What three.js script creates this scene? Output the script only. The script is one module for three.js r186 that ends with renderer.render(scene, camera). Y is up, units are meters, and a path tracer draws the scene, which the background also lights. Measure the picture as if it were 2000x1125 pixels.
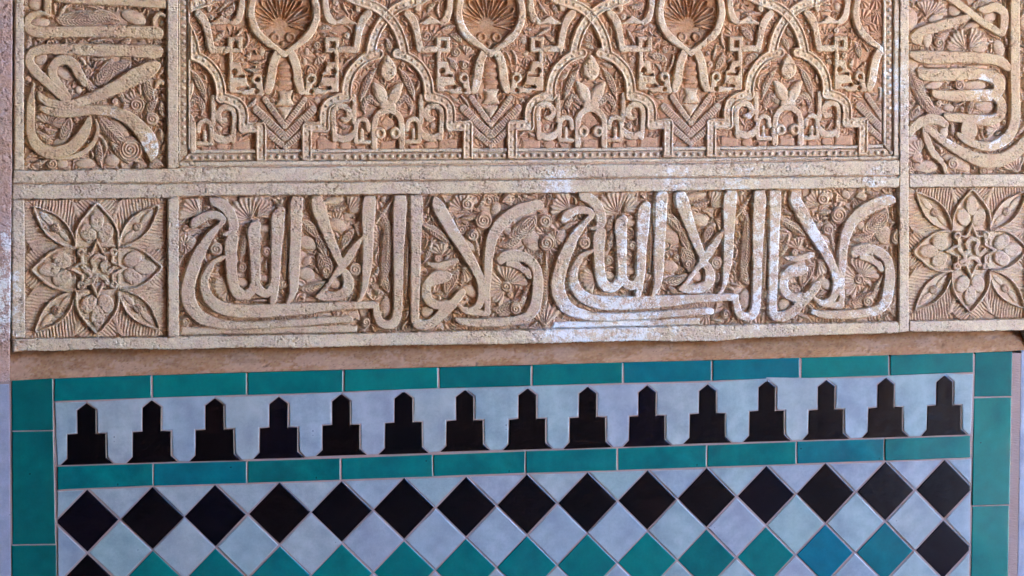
import * as THREE from 'three';
import { Sky } from 'three/addons/objects/Sky.js';

// ------------------------------------------------------------------ camera, sky, sun, exposure
const scene = new THREE.Scene();
const VFOV = 8.868, YAW = 15.34, PITCH = 5.095, ROLL = 0.2335, EYE = 1.25;
const rad = Math.PI / 180, TH = Math.tan(VFOV * rad / 2), DIST = 1125 / (2400 * TH);
const camera = new THREE.PerspectiveCamera(VFOV, 2000 / 1125, 0.1, 400);
const target = new THREE.Vector3(0, EYE, 0);
const fwd = new THREE.Vector3(Math.sin(YAW * rad) * Math.cos(PITCH * rad), -Math.sin(PITCH * rad), -Math.cos(YAW * rad) * Math.cos(PITCH * rad));
camera.position.copy(target).addScaledVector(fwd, -DIST);
camera.lookAt(target);
camera.rotateZ(ROLL * rad);
camera.updateMatrixWorld();
const renderer = new THREE.WebGLRenderer({ antialias: true });
renderer.toneMapping = THREE.LinearToneMapping;
renderer.toneMappingExposure = 19.5;
renderer.shadowMap.enabled = true;
const sunDir = new THREE.Vector3(0.40, 0.90, 0.08).normalize();
const sky = new Sky();
sky.name = 'sky';
sky.userData = { kind: 'structure' };
sky.scale.setScalar(300);
sky.material.uniforms.sunPosition.value.copy(sunDir);
sky.material.uniforms.turbidity.value = 3;
sky.material.uniforms.rayleigh.value = 1.2;
sky.material.uniforms.mieCoefficient.value = 0.004;
scene.add(sky);
scene.environmentIntensity = 0.25;
const sun = new THREE.DirectionalLight(0xfff0dc, 5);
sun.position.copy(sunDir).multiplyScalar(30);
sun.castShadow = true;
sun.shadow.mapSize.set(2048, 2048);
Object.assign(sun.shadow.camera, { left: -14, right: 14, top: 14, bottom: -14, near: 1, far: 80 });
scene.add(sun, sun.target);

// ------------------------------------------------------------------ helpers
let seed = 7;
const rnd = () => { seed = (seed * 1664525 + 1013904223) >>> 0; return seed / 4294967296; };
const rr = (a, b) => a + (b - a) * rnd();
const clamp = (x, a, b) => (x < a ? a : x > b ? b : x);
const mix = (a, b, t) => a + (b - a) * t;
const sst = (a, b, x) => { const t = clamp((x - a) / (b - a), 0, 1); return t * t * (3 - 2 * t); };
const used = {};
const numbered = (n) => { const k = used[n] = (used[n] ?? -1) + 1; return k ? n + '_' + String(k).padStart(3, '0') : n; };
const lin = (r, g, b) => [r, g, b].map((v) => Math.pow(v / 255, 2.2));

// the wall stands at z = 0 and the photograph looks at it squarely enough that a point of the wall is known by its pixel
const camR = new THREE.Vector3().setFromMatrixColumn(camera.matrixWorld, 0), camU = new THREE.Vector3().setFromMatrixColumn(camera.matrixWorld, 1);
function P(px, py, z = 0) {
  const a = (px - 1000) / 562.5 * TH, b = (562.5 - py) / 562.5 * TH;
  const dx = fwd.x + a * camR.x + b * camU.x, dy = fwd.y + a * camR.y + b * camU.y, dz = fwd.z + a * camR.z + b * camU.z;
  const t = (z - camera.position.z) / dz;
  return [camera.position.x + dx * t, camera.position.y + dy * t];
}
const MM = 0.001, PX = 0.00091;                                       // one pixel is about 0.85 mm on the wall

const perm = new Uint8Array(512), gx = new Float32Array(256), gy = new Float32Array(256);
{ const p = [...Array(256).keys()]; for (let i = 255; i > 0; i--) { const j = Math.floor(rnd() * (i + 1)); [p[i], p[j]] = [p[j], p[i]]; }
  for (let i = 0; i < 512; i++) perm[i] = p[i & 255];
  for (let i = 0; i < 256; i++) { const a = rnd() * 6.2832; gx[i] = Math.cos(a); gy[i] = Math.sin(a); } }
function noise(x, y) {                                                // gradient noise, about -0.7 .. 0.7
  const xi = Math.floor(x), yi = Math.floor(y), fx = x - xi, fy = y - yi, X = xi & 255, Y = yi & 255;
  const u = fx * fx * fx * (fx * (fx * 6 - 15) + 10), v = fy * fy * fy * (fy * (fy * 6 - 15) + 10);
  const a = perm[X] + Y, b = perm[X + 1] + Y, g1 = perm[a & 511], g2 = perm[b & 511], g3 = perm[(a + 1) & 511], g4 = perm[(b + 1) & 511];
  const n1 = gx[g1] * fx + gy[g1] * fy, n2 = gx[g2] * (fx - 1) + gy[g2] * fy, n3 = gx[g3] * fx + gy[g3] * (fy - 1), n4 = gx[g4] * (fx - 1) + gy[g4] * (fy - 1);
  return mix(mix(n1, n2, u), mix(n3, n4, u), v);
}
const fbm = (x, y, o = 3) => { let s = 0, a = 1; for (let i = 0; i < o; i++) { s += a * noise(x, y); x = x * 2.03 + 17.1; y = y * 2.03 + 5.7; a *= 0.5; } return s; };

function thing(name, label, category, pos = [0, 0, 0], group) {
  const o = new THREE.Group(); o.name = numbered(name); o.position.set(...pos); scene.add(o);
  o.userData = { label, category }; if (group) o.userData.group = group;
  return o;
}
function add(name, geo, mat, parent = scene, data) {
  const m = new THREE.Mesh(geo, mat); m.name = numbered(name); m.castShadow = m.receiveShadow = true;
  if (parent.isGroup) m.position.set(-parent.position.x, -parent.position.y, 0);
  if (data) Object.assign(m.userData, data);
  parent.add(m); return m;
}
const box = (x0, x1, y0, y1, z0, z1) => { const g = new THREE.BoxGeometry(x1 - x0, y1 - y0, z1 - z0); g.translate((x0 + x1) / 2, (y0 + y1) / 2, (z0 + z1) / 2); return g; };

// ------------------------------------------------------------------ the loggia round the wall: floor, ceiling, far walls, the sunlit court to the right
const plain = (r, g, b, rough = 0.9) => { const m = new THREE.MeshStandardMaterial({ roughness: rough }); m.color.setRGB(...lin(r, g, b)); return m; };
const plasterPlain = plain(196, 172, 150), stoneFloor = plain(216, 213, 208, 0.85), woodDark = plain(92, 66, 48);
const OPEN = 5.2, BACK = 6.3, CEIL = 4.6, LINTEL = 4.4;
const tl = P(-14, -14), tr = P(2014, -14), bl = P(-14, 1140), br = P(2014, 1140);
const X0 = tl[0], X1 = tr[0], YT = Math.max(tl[1], tr[1]) + 0.002, YB = Math.min(bl[1], br[1]) - 0.002;
const wallDark = plain(96, 74, 58);
add('floor', box(-5, 3.0, -0.2, 0, -12, 40), plain(120, 84, 66, 0.85), scene, { kind: 'structure' });
add('court_paving', box(3.0, 40, -0.2, 0, -12, 40), stoneFloor, scene, { kind: 'structure' });
add('ceiling', box(-5, OPEN, CEIL, CEIL + 0.3, -0.5, BACK + 0.3), woodDark, scene, { kind: 'structure' });
add('wall_left', box(-5.3, -5, 0, CEIL, -0.5, BACK + 0.3), wallDark, scene, { kind: 'structure' });
add('wall_back', box(-5, OPEN + 0.3, 0, CEIL, BACK, BACK + 0.3), woodDark, scene, { kind: 'structure' });
add('wall_right', box(OPEN, OPEN + 0.3, 0, CEIL, -0.5, 2.3), wallDark, scene, { kind: 'structure' });
add('wall_lintel', box(OPEN, OPEN + 0.3, LINTEL, CEIL, 2.3, BACK), plasterPlain, scene, { kind: 'structure' });
add('wall_court', box(16, 16.4, 0, 6, -12, 40), plasterPlain, scene, { kind: 'structure' });
add('wall_core', box(-5, OPEN, 0, CEIL, -0.5, -0.04), plasterPlain, scene, { kind: 'structure' });
add('wall_upper', box(-5, OPEN, YT, CEIL, -0.04, 0), plasterPlain, scene, { kind: 'structure' });
add('wall_lower', box(-5, OPEN, 0, YB, -0.04, -0.012), plasterPlain, scene, { kind: 'structure' });
add('wall_side', box(-5, X0, YB, YT, -0.04, 0), plasterPlain, scene, { kind: 'structure' });
add('wall_side', box(X1, OPEN, P(2014, 684)[1], YT, -0.04, -0.002), plasterPlain, scene, { kind: 'structure' });
add('wall_side', box(X1, OPEN, YB, P(2014, 684)[1], -0.04, -0.006), plain(178, 190, 206, 0.6), scene, { kind: 'structure' });

// ------------------------------------------------------------------ carving: outlines are measured on a grid, every piece becomes a relief mesh of its own
const H = 1.1 * MM, GX0 = X0 - 0.02, GY0 = P(0, 780)[1], GNX = Math.ceil((X1 - X0 + 0.04) / H), GNY = Math.ceil((YT + 0.02 - GY0) / H);
const G = new Float32Array(GNX * GNY).fill(1);                        // distance to the carved pieces so far
class Field {
  constructor(x0, y0, x1, y1, pad = 4 * H) {
    this.i0 = clamp(Math.floor((x0 - pad - GX0) / H), 0, GNX - 1); this.j0 = clamp(Math.floor((y0 - pad - GY0) / H), 0, GNY - 1);
    this.nx = clamp(Math.ceil((x1 + pad - GX0) / H), 0, GNX - 1) - this.i0 + 1; this.ny = clamp(Math.ceil((y1 + pad - GY0) / H), 0, GNY - 1) - this.j0 + 1;
    this.x = GX0 + this.i0 * H; this.y = GY0 + this.j0 * H;
    const n = Math.max(0, this.nx * this.ny); this.D = new Float32Array(n).fill(1); this.S = new Float32Array(n); this.W = new Float32Array(n); this.n = n;
  }
  range(x0, y0, x1, y1) {
    return [Math.max(0, Math.floor((x0 - this.x) / H)), Math.max(0, Math.floor((y0 - this.y) / H)), Math.min(this.nx - 1, Math.ceil((x1 - this.x) / H)), Math.min(this.ny - 1, Math.ceil((y1 - this.y) / H))];
  }
  stroke(pts, s0 = 0) {                                               // pts: [x, y, halfwidth] samples
    const m = 5 * H; let s = s0;
    for (let k = 0; k + 1 < pts.length; k++) {
      const [ax, ay, aw] = pts[k], [bx, by, bw] = pts[k + 1], ex = bx - ax, ey = by - ay, L2 = ex * ex + ey * ey, L = Math.sqrt(L2), w = Math.max(aw, bw) + m;
      const [a, b, c, d] = this.range(Math.min(ax, bx) - w, Math.min(ay, by) - w, Math.max(ax, bx) + w, Math.max(ay, by) + w);
      for (let j = b; j <= d; j++) for (let i = a; i <= c; i++) {
        const dx = this.x + i * H - ax, dy = this.y + j * H - ay, t = L2 > 0 ? clamp((dx * ex + dy * ey) / L2, 0, 1) : 0, qx = dx - ex * t, qy = dy - ey * t;
        const ww = aw + (bw - aw) * t, v = Math.sqrt(qx * qx + qy * qy) - ww, n = j * this.nx + i;
        if (v < this.D[n]) { this.D[n] = v; this.S[n] = s + t * L; this.W[n] = ww; }
      }
      s += L;
    }
  }
  poly(pts, op = 'add') {
    const n = pts.length;
    for (let j = 0; j < this.ny; j++) {
      const y = this.y + j * H;
      for (let i = 0; i < this.nx; i++) {
        const x = this.x + i * H; let best = 1, inside = false, sb = 0, s = 0;
        for (let k = 0, l = n - 1; k < n; l = k++) {
          const [ax, ay] = pts[l], [bx, by] = pts[k], ex = bx - ax, ey = by - ay, L2 = ex * ex + ey * ey, t = clamp(((x - ax) * ex + (y - ay) * ey) / L2, 0, 1);
          const qx = x - ax - ex * t, qy = y - ay - ey * t, d = qx * qx + qy * qy, L = Math.sqrt(L2);
          if (d < best) { best = d; sb = s + t * L; }
          s += L;
          if ((ay > y) !== (by > y) && x < ax + (y - ay) / (by - ay) * ex) inside = !inside;
        }
        const v = (inside ? -1 : 1) * Math.sqrt(best), c = j * this.nx + i;
        if (op === 'add') { if (v < this.D[c]) { this.D[c] = v; this.S[c] = sb; } } else if (op === 'cut') this.D[c] = Math.max(this.D[c], -v); else this.D[c] = Math.max(this.D[c], v);
      }
    }
  }
  disc(x, y, rx, ry = rx, rot = 0, op = 'add') {
    const c = Math.cos(rot), s = Math.sin(rot), r = Math.min(rx, ry);
    for (let j = 0; j < this.ny; j++) for (let i = 0; i < this.nx; i++) {
      const dx = this.x + i * H - x, dy = this.y + j * H - y, u = (dx * c + dy * s) / rx, v = (-dx * s + dy * c) / ry, q = Math.sqrt(u * u + v * v), d = (q - 1) * r * (q > 1 ? Math.max(rx, ry) / r * 0.6 + 0.4 : 1), n = j * this.nx + i;
      this.D[n] = op === 'add' ? Math.min(this.D[n], d) : Math.max(this.D[n], -d);
    }
  }
}
function smooth(p, closed = false, per = 7) {                         // Catmull-Rom through [x, y, w] points
  const n = p.length, out = [], at = (i) => p[closed ? (i + n) % n : clamp(i, 0, n - 1)];
  if (n < 3 && !closed) return p;
  for (let i = 0; i < (closed ? n : n - 1); i++) for (let k = 0; k < per; k++) {
    const t = k / per, a = at(i - 1), b = at(i), c = at(i + 1), d = at(i + 2);
    out.push(b.map((_, q) => 0.5 * (2 * b[q] + (c[q] - a[q]) * t + (2 * a[q] - 5 * b[q] + 4 * c[q] - d[q]) * t * t + (3 * b[q] - a[q] - 3 * c[q] + d[q]) * t * t * t)));
  }
  if (!closed) out.push(p[n - 1]);
  return out.map((q) => (q.length > 2 ? [q[0], q[1], Math.max(q[2], 0.2 * MM)] : q));
}
// primitives, already in wall metres: {k:'s'|'p'|'d', ...}
const chunk = (a, n) => { const o = []; for (let i = 0; i < a.length; i += n) o.push(a.slice(i, i + n)); return o; };
const st = (...a) => ({ k: 's', p: smooth(chunk(a, 3).map(([x, y, w]) => [...P(x, y), w * PX])) });              // curved stroke by pixels and half widths
const sl = (...a) => ({ k: 's', p: chunk(a, 3).map(([x, y, w]) => [...P(x, y), w * PX]) });                      // straight-edged stroke
const pl = (...a) => ({ k: 'p', p: chunk(a, 2).map(([x, y]) => P(x, y)) });
const pc = (...a) => ({ k: 'p', p: smooth(chunk(a, 2).map(([x, y]) => P(x, y)), true, 5) });
const di = (x, y, r, ry = r, rot = 0) => ({ k: 'd', c: P(x, y), r: r * PX, ry: ry * PX, rot });
const moved = (q, dx, flip) => {                                      // shifted along the wall, or mirrored about x = flip first
  const f = (p) => [(flip === undefined ? p[0] : 2 * flip - p[0]) + dx, ...p.slice(1)];
  return q.k === 'd' ? { ...q, c: f(q.c), rot: flip === undefined ? q.rot : -q.rot } : { ...q, p: q.p.map(f) };
};
function bounds(prims) {
  let a = 1e9, b = 1e9, c = -1e9, d = -1e9;
  for (const q of prims) {
    const l = q.k === 'd' ? [[q.c[0], q.c[1], Math.max(q.r, q.ry)]] : q.p;
    for (const [x, y, w = 0] of l) { a = Math.min(a, x - w); b = Math.min(b, y - w); c = Math.max(c, x + w); d = Math.max(d, y + w); }
  }
  return [a, b, c, d];
}
function draw(prims, cuts = [], clip) {
  const bb = bounds(prims);
  if (clip) { bb[0] = Math.max(bb[0], clip[0]); bb[1] = Math.max(bb[1], clip[1]); bb[2] = Math.min(bb[2], clip[2]); bb[3] = Math.min(bb[3], clip[3]); }
  if (bb[2] - bb[0] < H || bb[3] - bb[1] < H) return null;
  const f = new Field(...bb);
  for (const q of prims) q.k === 's' ? f.stroke(q.p) : q.k === 'p' ? f.poly(q.p) : f.disc(q.c[0], q.c[1], q.r, q.ry, q.rot);
  for (const q of cuts) { if (q.k === 's') { const g = new Field(...bb); g.stroke(q.p); for (let n = 0; n < f.n; n++) f.D[n] = Math.max(f.D[n], -g.D[n]); } else q.k === 'p' ? f.poly(q.p, 'cut') : f.disc(q.c[0], q.c[1], q.r, q.ry, q.rot, 'cut'); }
  if (clip) for (let j = 0; j < f.ny; j++) for (let i = 0; i < f.nx; i++) {
    const x = f.x + i * H, y = f.y + j * H, n = j * f.nx + i;
    f.D[n] = Math.max(f.D[n], clip[0] - x, x - clip[2], clip[1] - y, y - clip[3]);
  }
  return f;
}

// ---- the plaster: its grain, its worn edges and what is left of its paint
const CREAM = lin(202, 182, 148), PINK = lin(194, 158, 132), TAN = lin(176, 140, 112), LILAC = lin(194, 172, 150), RED = lin(182, 138, 116), WHITE = lin(228, 224, 214), OCHRE = lin(178, 126, 84), SOOT = lin(92, 66, 50), LICHEN = lin(170, 152, 96);
const white = [];                                                     // places where the later white limewash is still whole: x, y, radius, strength
const wh = (px, py, r, s) => white.push([...P(px, py), r * PX, s]);
const TONE = {
  top: [[CREAM, 0.50], [PINK, 0.28], [LILAC, 0.22]],                  // raised work
  ground: [[PINK, 0.5], [lin(200, 164, 138), 0.25], [CREAM, 0.25]],                    // sunk field, red once
  leaf: [[PINK, 0.42], [CREAM, 0.36], [TAN, 0.22]],
  frame: [[lin(210, 194, 162), 0.62], [LILAC, 0.24], [PINK, 0.14]],
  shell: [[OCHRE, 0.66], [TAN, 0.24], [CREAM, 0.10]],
  cove: [[lin(166, 124, 88), 0.45], [lin(150, 106, 70), 0.3], [lin(184, 150, 122), 0.25]],
  side: [[lin(184, 150, 130), 0.5], [lin(186, 164, 156), 0.3], [TAN, 0.2]],
};
function colour(kind, x, y, out, o, wear = 0) {
  const t = TONE[kind], a = sst(-0.28, 0.28, fbm(x * 38 + 3, y * 52 - 9, 3)), b = sst(-0.25, 0.3, fbm(x * 120 + 40, y * 190 + 12, 3)), f = noise(x * 620, y * 900 + 31), v = noise(x * 260 + 9, y * 300);
  const w0 = t[0][1] * (0.35 + 1.3 * a), w1 = t[1][1] * (0.35 + 1.3 * (1 - a)), w2 = t[2][1] * (0.3 + 1.4 * b), s = w0 + w1 + w2;
  let r = (t[0][0][0] * w0 + t[1][0][0] * w1 + t[2][0][0] * w2) / s, g = (t[0][0][1] * w0 + t[1][0][1] * w1 + t[2][0][1] * w2) / s, bl2 = (t[0][0][2] * w0 + t[1][0][2] * w1 + t[2][0][2] * w2) / s;
  const to = (c, k) => { r = mix(r, c[0], k); g = mix(g, c[1], k); bl2 = mix(bl2, c[2], k); };
  to(LICHEN, 0.45 * sst(0.24, 0.42, v) * (kind === 'side' ? 0.3 : 1));
  if (kind === 'cove') { const p = fbm(x * 17 + 9, y * 34, 3); to(lin(198, 168, 146), 0.3 * sst(0.16, 0.34, p + 0.25 * b)); to(lin(116, 80, 56), 0.3 * sst(0.22, 0.4, fbm(x * 23 + 50, y * 60 + 4, 3) + 0.3 * v)); }
  let wb = 0; for (let k = 0; k < white.length; k++) { const q = white[k], dx = (x - q[0]) / q[2], dy = (y - q[1]) / q[2], d = dx * dx + dy * dy; if (d < 1) wb = Math.max(wb, q[3] * (1 - d)); }
  const n = 0.55 * fbm(x * 70 + 70, y * 90 + 3, 2) + 0.45 * noise(x * 420 + 9, y * 520) + 0.3 * noise(x * 800, y * 900 + 5), base = kind === 'ground' || kind === 'arch' ? -0.75 : kind === 'cove' ? -1.2 : kind === 'shell' ? -0.5 : kind === 'leaf' ? -0.5 : kind === 'frame' ? -0.2 : -0.06;
  to(WHITE, (0.6 + 0.36 * Math.min(1, wb * 2)) * sst(0.36, 0.47, n + base + wb + wear * (0.30 + 0.4 * noise(x * 330, y * 330 + 8))));
  const crack = Math.abs(noise(x * 105 + 3 * f * 0.02, y * 330 + 19)) + 0.55 * Math.abs(noise(x * 40, y * 44));
  to(SOOT, 0.6 * Math.max(sst(0.30, 0.44, f), kind === 'cove' ? 0 : sst(0.085, 0.04, crack)) * (wb > 0.5 ? 0.5 : 1));
  const m = 1 + (kind === 'cove' ? 0.15 : 0.4) * f + 0.16 * v;
  const rg = noise(x * 6.3 + 2, y * 7.7 + 9); r *= 1 + 0.05 * rg; bl2 *= 1 - 0.16 * rg; const k2 = m * (kind === 'cove' ? 1.1 : 1.18); out[o] = Math.min(0.86, r * k2); out[o + 1] = Math.min(0.86, g * k2); out[o + 2] = Math.min(0.86, bl2 * k2);
}
const stucco = new THREE.MeshStandardMaterial({ vertexColors: true, roughness: 0.93 });
stucco.name = 'stucco';
const grain = (x, y, k = 1) => k * MM * (0.5 + 0.95 * sst(-0.3, 0.32, noise(x * 15 + 8, y * 19))) * (0.9 * fbm(x * 95, y * 130, 2) + 0.65 * noise(x * 330 + 5, y * 460) + 0.5 * noise(x * 620, y * 640 + 77) - 1.3 * sst(0.28, 0.48, noise(x * 240 + 31, y * 330 + 9)) - 0.9 * sst(0.10, 0.04, Math.abs(noise(x * 105, y * 330 + 19)) + 0.55 * Math.abs(noise(x * 40, y * 44))));

let totalTris = 0;
function relief(parent, name, f, height, kind, opt = {}) {
  if (!f || f.n <= 0) return null;
  const { nx, ny, D } = f, edge = (opt.edge ?? 0.45) * MM, low = opt.low ?? -0.0165, ox = opt.phase ?? 0;
  if (edge) for (let j = 0, n = 0; j < ny; j++) for (let i = 0; i < nx; i++, n++) if (D[n] < 4 * MM && D[n] > -4 * MM) { const x = f.x + i * H, y = f.y + j * H; D[n] += edge * (1.1 * noise(x * 150 + ox, y * 150) + 0.9 * noise(x * 420, y * 420 + ox)); }
  const id = new Int32Array(nx * ny).fill(-1), idx = [];
  const pos = [], col = [];
  const vert = (i, j) => {
    const n = j * nx + i; if (id[n] >= 0) return id[n];
    let x = f.x + i * H, y = f.y + j * H, d = D[n];
    if (d > -H && d < 1.5 * H && i > 0 && j > 0 && i < nx - 1 && j < ny - 1) {          // pull the rim onto the outline
      let ax = D[n + 1] - D[n - 1], ay = D[n + nx] - D[n - nx]; const l = Math.hypot(ax, ay);
      if (l > 1e-9) { ax /= l; ay /= l; const to = d <= 0 ? -0.12 * H : 0.3 * H, q = clamp(d - to, -0.75 * H, 0.75 * H); x -= ax * q; y -= ay * q; if (d <= 0) d = -0.12 * H; }
    }
    const out = D[n] > 0, z = out ? low : height(-d, x, y, f.S[n], f.W[n]);
    id[n] = pos.length / 3; pos.push(x, y, z);
    const wear = out ? 0 : (opt.wear ?? 0.5) * (1 - sst(0.6 * MM, 2.6 * MM, -d));
    colour(typeof kind === 'function' ? kind(x, y, -d) : kind, x, y, col, id[n] * 3, wear);
    return id[n];
  };
  for (let j = 0; j + 1 < ny; j++) for (let i = 0; i + 1 < nx; i++) {
    const n = j * nx + i;
    if (D[n] > 0 && D[n + 1] > 0 && D[n + nx] > 0 && D[n + nx + 1] > 0) continue;
    if (opt.skip && opt.skip(f.i0 + i, f.j0 + j)) continue;
    const a = vert(i, j), b = vert(i + 1, j), c = vert(i + 1, j + 1), d = vert(i, j + 1);
    if ((i + j) & 1) idx.push(a, b, c, a, c, d); else idx.push(a, b, d, b, c, d);
  }
  if (!idx.length) return null;
  const g = new THREE.BufferGeometry();
  g.setAttribute('position', new THREE.Float32BufferAttribute(pos, 3));
  g.setAttribute('color', new THREE.Float32BufferAttribute(col, 3));
  g.setIndex(idx); g.computeVertexNormals();
  totalTris += idx.length / 3;
  if (!opt.noMark) for (let j = 0, n = 0; j < ny; j++) for (let i = 0; i < nx; i++, n++) { const q = (f.j0 + j) * GNX + f.i0 + i; if (D[n] < G[q]) G[q] = D[n]; }
  return add(name, g, stucco, parent, opt.data);
}
// profiles: d is the depth inside the outline
const slab = (z, bevel = 2.2 * MM, drop = 1.7 * MM, k = 1) => (d, x, y) => z - 0.6 * drop * Math.pow(1 - clamp(d / (0.7 * bevel), 0, 1), 2) + grain(x, y, k);
const dome = (z, r, h) => (d, x, y) => z + h * Math.sqrt(1 - Math.pow(1 - clamp(d / r, 0, 1), 2)) + grain(x, y, 0.5);
const GROUND = -12 * MM;
const ribbed = (z, h, lam, slant = 1.1, kk = 1.35) => (d, x, y, s, w) => {
  const lat = w - d, ph = (s - slant * lat) / lam * 6.2832, vein = sst(1.3 * MM, 0.3 * MM, lat);
  return z + h * clamp(d / (2 * MM), 0, 1) + (d < 2.2 * MM && w > 4 * MM ? 0.8 * MM : kk * MM * Math.sin(ph) * (1 - vein) + vein * 0.9 * MM) + grain(x, y, 0.35);
};
const fanned = (z, h, cx, cy, n, ring = 0) => (d, x, y) => {
  const a = Math.atan2(y - cy, x - cx), r = Math.hypot(x - cx, y - cy);
  return z + h * clamp(d / (2 * MM), 0, 1) + 1.25 * MM * Math.sin(a * n + r * 90 + 1.4 * noise(x * 120, y * 120)) * (0.55 + 0.8 * Math.abs(noise(x * 60 + 4, y * 60)) * 1.6) + (ring ? 0.7 * MM * Math.sin(r / ring * 6.28) : 0) + grain(x, y, 0.35);
};
const whorl = (z, h, cx, cy, lam) => (d, x, y) => {
  const a = Math.atan2(y - cy, x - cx), r = Math.hypot(x - cx, y - cy);
  return z + h * clamp(d / (1.6 * MM), 0, 1) + 1.3 * MM * Math.sin(r / lam * 6.2832 + a) + grain(x, y, 0.3);
};
const beaded = (z, rail, sink, pitch) => (d, x, y, s, w) => {
  const lat = w - d; let q = z - 1.2 * MM * Math.pow(1 - clamp(d / (1.5 * MM), 0, 1), 2);
  const inn = sst(rail, rail + 1.3 * MM, d); q -= sink * inn;
  const u = (((s % pitch) + pitch) % pitch) - pitch / 2, r = Math.hypot(u, lat) / (2.7 * MM);
  if (r < 1) q += 1.7 * MM * Math.sqrt(1 - r * r) * inn;
  return q + grain(x, y, 0.7);
};
// ------------------------------------------------------------------ the stucco frame
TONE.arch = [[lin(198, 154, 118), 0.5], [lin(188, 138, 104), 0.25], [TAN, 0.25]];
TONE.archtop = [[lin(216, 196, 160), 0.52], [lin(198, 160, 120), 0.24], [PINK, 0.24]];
TONE.topwarm = [[lin(204, 178, 136), 0.5], [lin(190, 150, 118), 0.3], [CREAM, 0.2]];
for (const a of [
  [1290, 415, 48, .55], [1280, 470, 30, .3], [1215, 480, 34, .5], [1255, 430, 36, .5], [1255, 530, 34, .5], [1130, 440, 45, .4], [1115, 560, 40, .5], [1125, 600, 45, .55], [1200, 620, 70, .5], [1320, 612, 60, .35],
  [1385, 610, 30, .6], [1180, 560, 40, .4], [1480, 600, 60, .6], [1512, 470, 60, .55], [1512, 590, 55, .5], [1600, 460, 48, .6], [1640, 550, 40, .5], [1725, 600, 50, .5], [1740, 385, 30, .5], [1562, 385, 40, .5], [1620, 440, 24, .5],
  [1090, 364, 50, .7], [1320, 361, 70, .55], [1440, 359, 60, .55], [1715, 354, 44, .55], [1120, 660, 100, .75], [1230, 657, 90, .75], [1320, 652, 60, .45], [1090, 660, 60, .5],
  [1742, 150, 48, .7], [1742, 95, 40, .5], [1752, 210, 40, .5], [1742, 30, 40, .4], [1752, 60, 40, .4], [1745, 180, 40, .6], [12, 470, 34, .5], [10, 560, 60, .6], [12, 620, 50, .55], [38, 430, 40, .3], [345, 430, 40, .25], [75, 385, 60, .3],
  [1920, 166, 34, .55], [1926, 208, 36, .55], [1860, 275, 30, .3], [1950, 272, 30, .45], [296, 283, 32, .55], [216, 224, 20, .3], [132, 30, 18, .2], [898, 60, 40, .35], [938, 150, 26, .4], [745, 80, 26, .35], [700, 60, 24, .3], [200, 380, 40, .2],
  [1600, 380, 30, .35], [870, 400, 20, .15], [895, 437, 22, .3], [1330, 15, 26, .5], [1410, 520, 400, .34], [1200, 600, 130, .55], [1260, 450, 90, .45], [1500, 540, 110, .45], [1155, 175, 20, .2]]) wh(...a);

const rect = (a, b, c, d) => { const p = P(a, (b + d) / 2), q = P(c, (b + d) / 2), t = P((a + c) / 2, b), u = P((a + c) / 2, d); return [p[0], u[1], q[0], t[1]]; };
const frame = thing('stucco_frame', 'cream plaster framework of flat strips dividing the carved panels of the wall', 'frame', [...P(1000, 690), 0]);
const strip = (z, q) => relief(frame, 'frame_strip', draw([q]), slab(z, 1.8 * MM, 1.3 * MM, 1.05), 'frame', { edge: z > 0.001 ? 1.3 : 0.7, low: z > 0.001 ? -0.027 : undefined });
strip(0, pl(27, 333, 327, 330, 349, 328, 1380, 319.5, 1757, 312.5, 1757, 342, 1300, 345, 890, 351, 350, 356.5, 25, 357.5));
strip(0.0006, pl(25, 360, 350, 359, 890, 353.5, 1300, 348, 1757, 345, 1755, 366, 1400, 371, 1080, 377, 700, 380, 350, 383, 327, 387, 49, 389, 24, 390));
strip(0, pl(1775.5, 341, 2014, 340, 2014, 365, 1776, 366));
strip(0.0012, pl(24, 661, 49, 661, 327, 659, 350, 657, 690, 651, 1080, 643, 1400, 635, 1755, 628, 1755, 651, 1600, 655, 1450, 661, 1400, 667, 1230, 666, 1050, 671, 850, 674, 700, 676, 600, 680, 470, 679, 350, 683, 200, 681, 110, 686, 49, 685, 25, 688));
strip(0.0012, pl(1775.5, 627, 2014, 622, 2014, 645, 1890, 648, 1775.5, 648));
strip(0.0002, pl(30, -14, 47, -14, 47, 332, 27.5, 332.4)); strip(0.0002, pl(24.5, 391, 48, 389.6, 50, 660, 24, 660));
strip(0.0003, pl(326, -14, 348, -14, 348.5, 327.4, 327, 329.4)); strip(0.0003, pl(327.5, 387.6, 349, 383.6, 350, 656.4, 328, 658.4));
strip(0.0006, pl(1757.6, -14, 1774.8, -14, 1775, 647, 1755.6, 650));
relief(scene, 'wall_pilaster', draw([pl(-16, -16, 24, -16, 23, 340, 19, 690, 19, 744, -16, 750)]), slab(0.003, 2 * MM, 1.5 * MM, 1.2), 'side', { edge: 0.8, data: { kind: 'structure' } });

relief(frame, 'frame_groove', draw([pl(26, 354, 350, 352, 890, 347, 1300, 342, 1757, 338, 1757, 349, 1300, 352, 890, 357.5, 350, 363, 26, 364)]), slab(-4 * MM, 1 * MM, 0.2 * MM, 0.8), 'ground', { edge: 0 });
relief(frame, 'frame_groove', draw([pl(350, 323, 1150, 316, 1756, 309, 1756, 316, 1150, 324, 350, 331)]), slab(-4.5 * MM, 1 * MM, 0.2 * MM, 0.8), 'ground', { edge: 0 });
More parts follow.
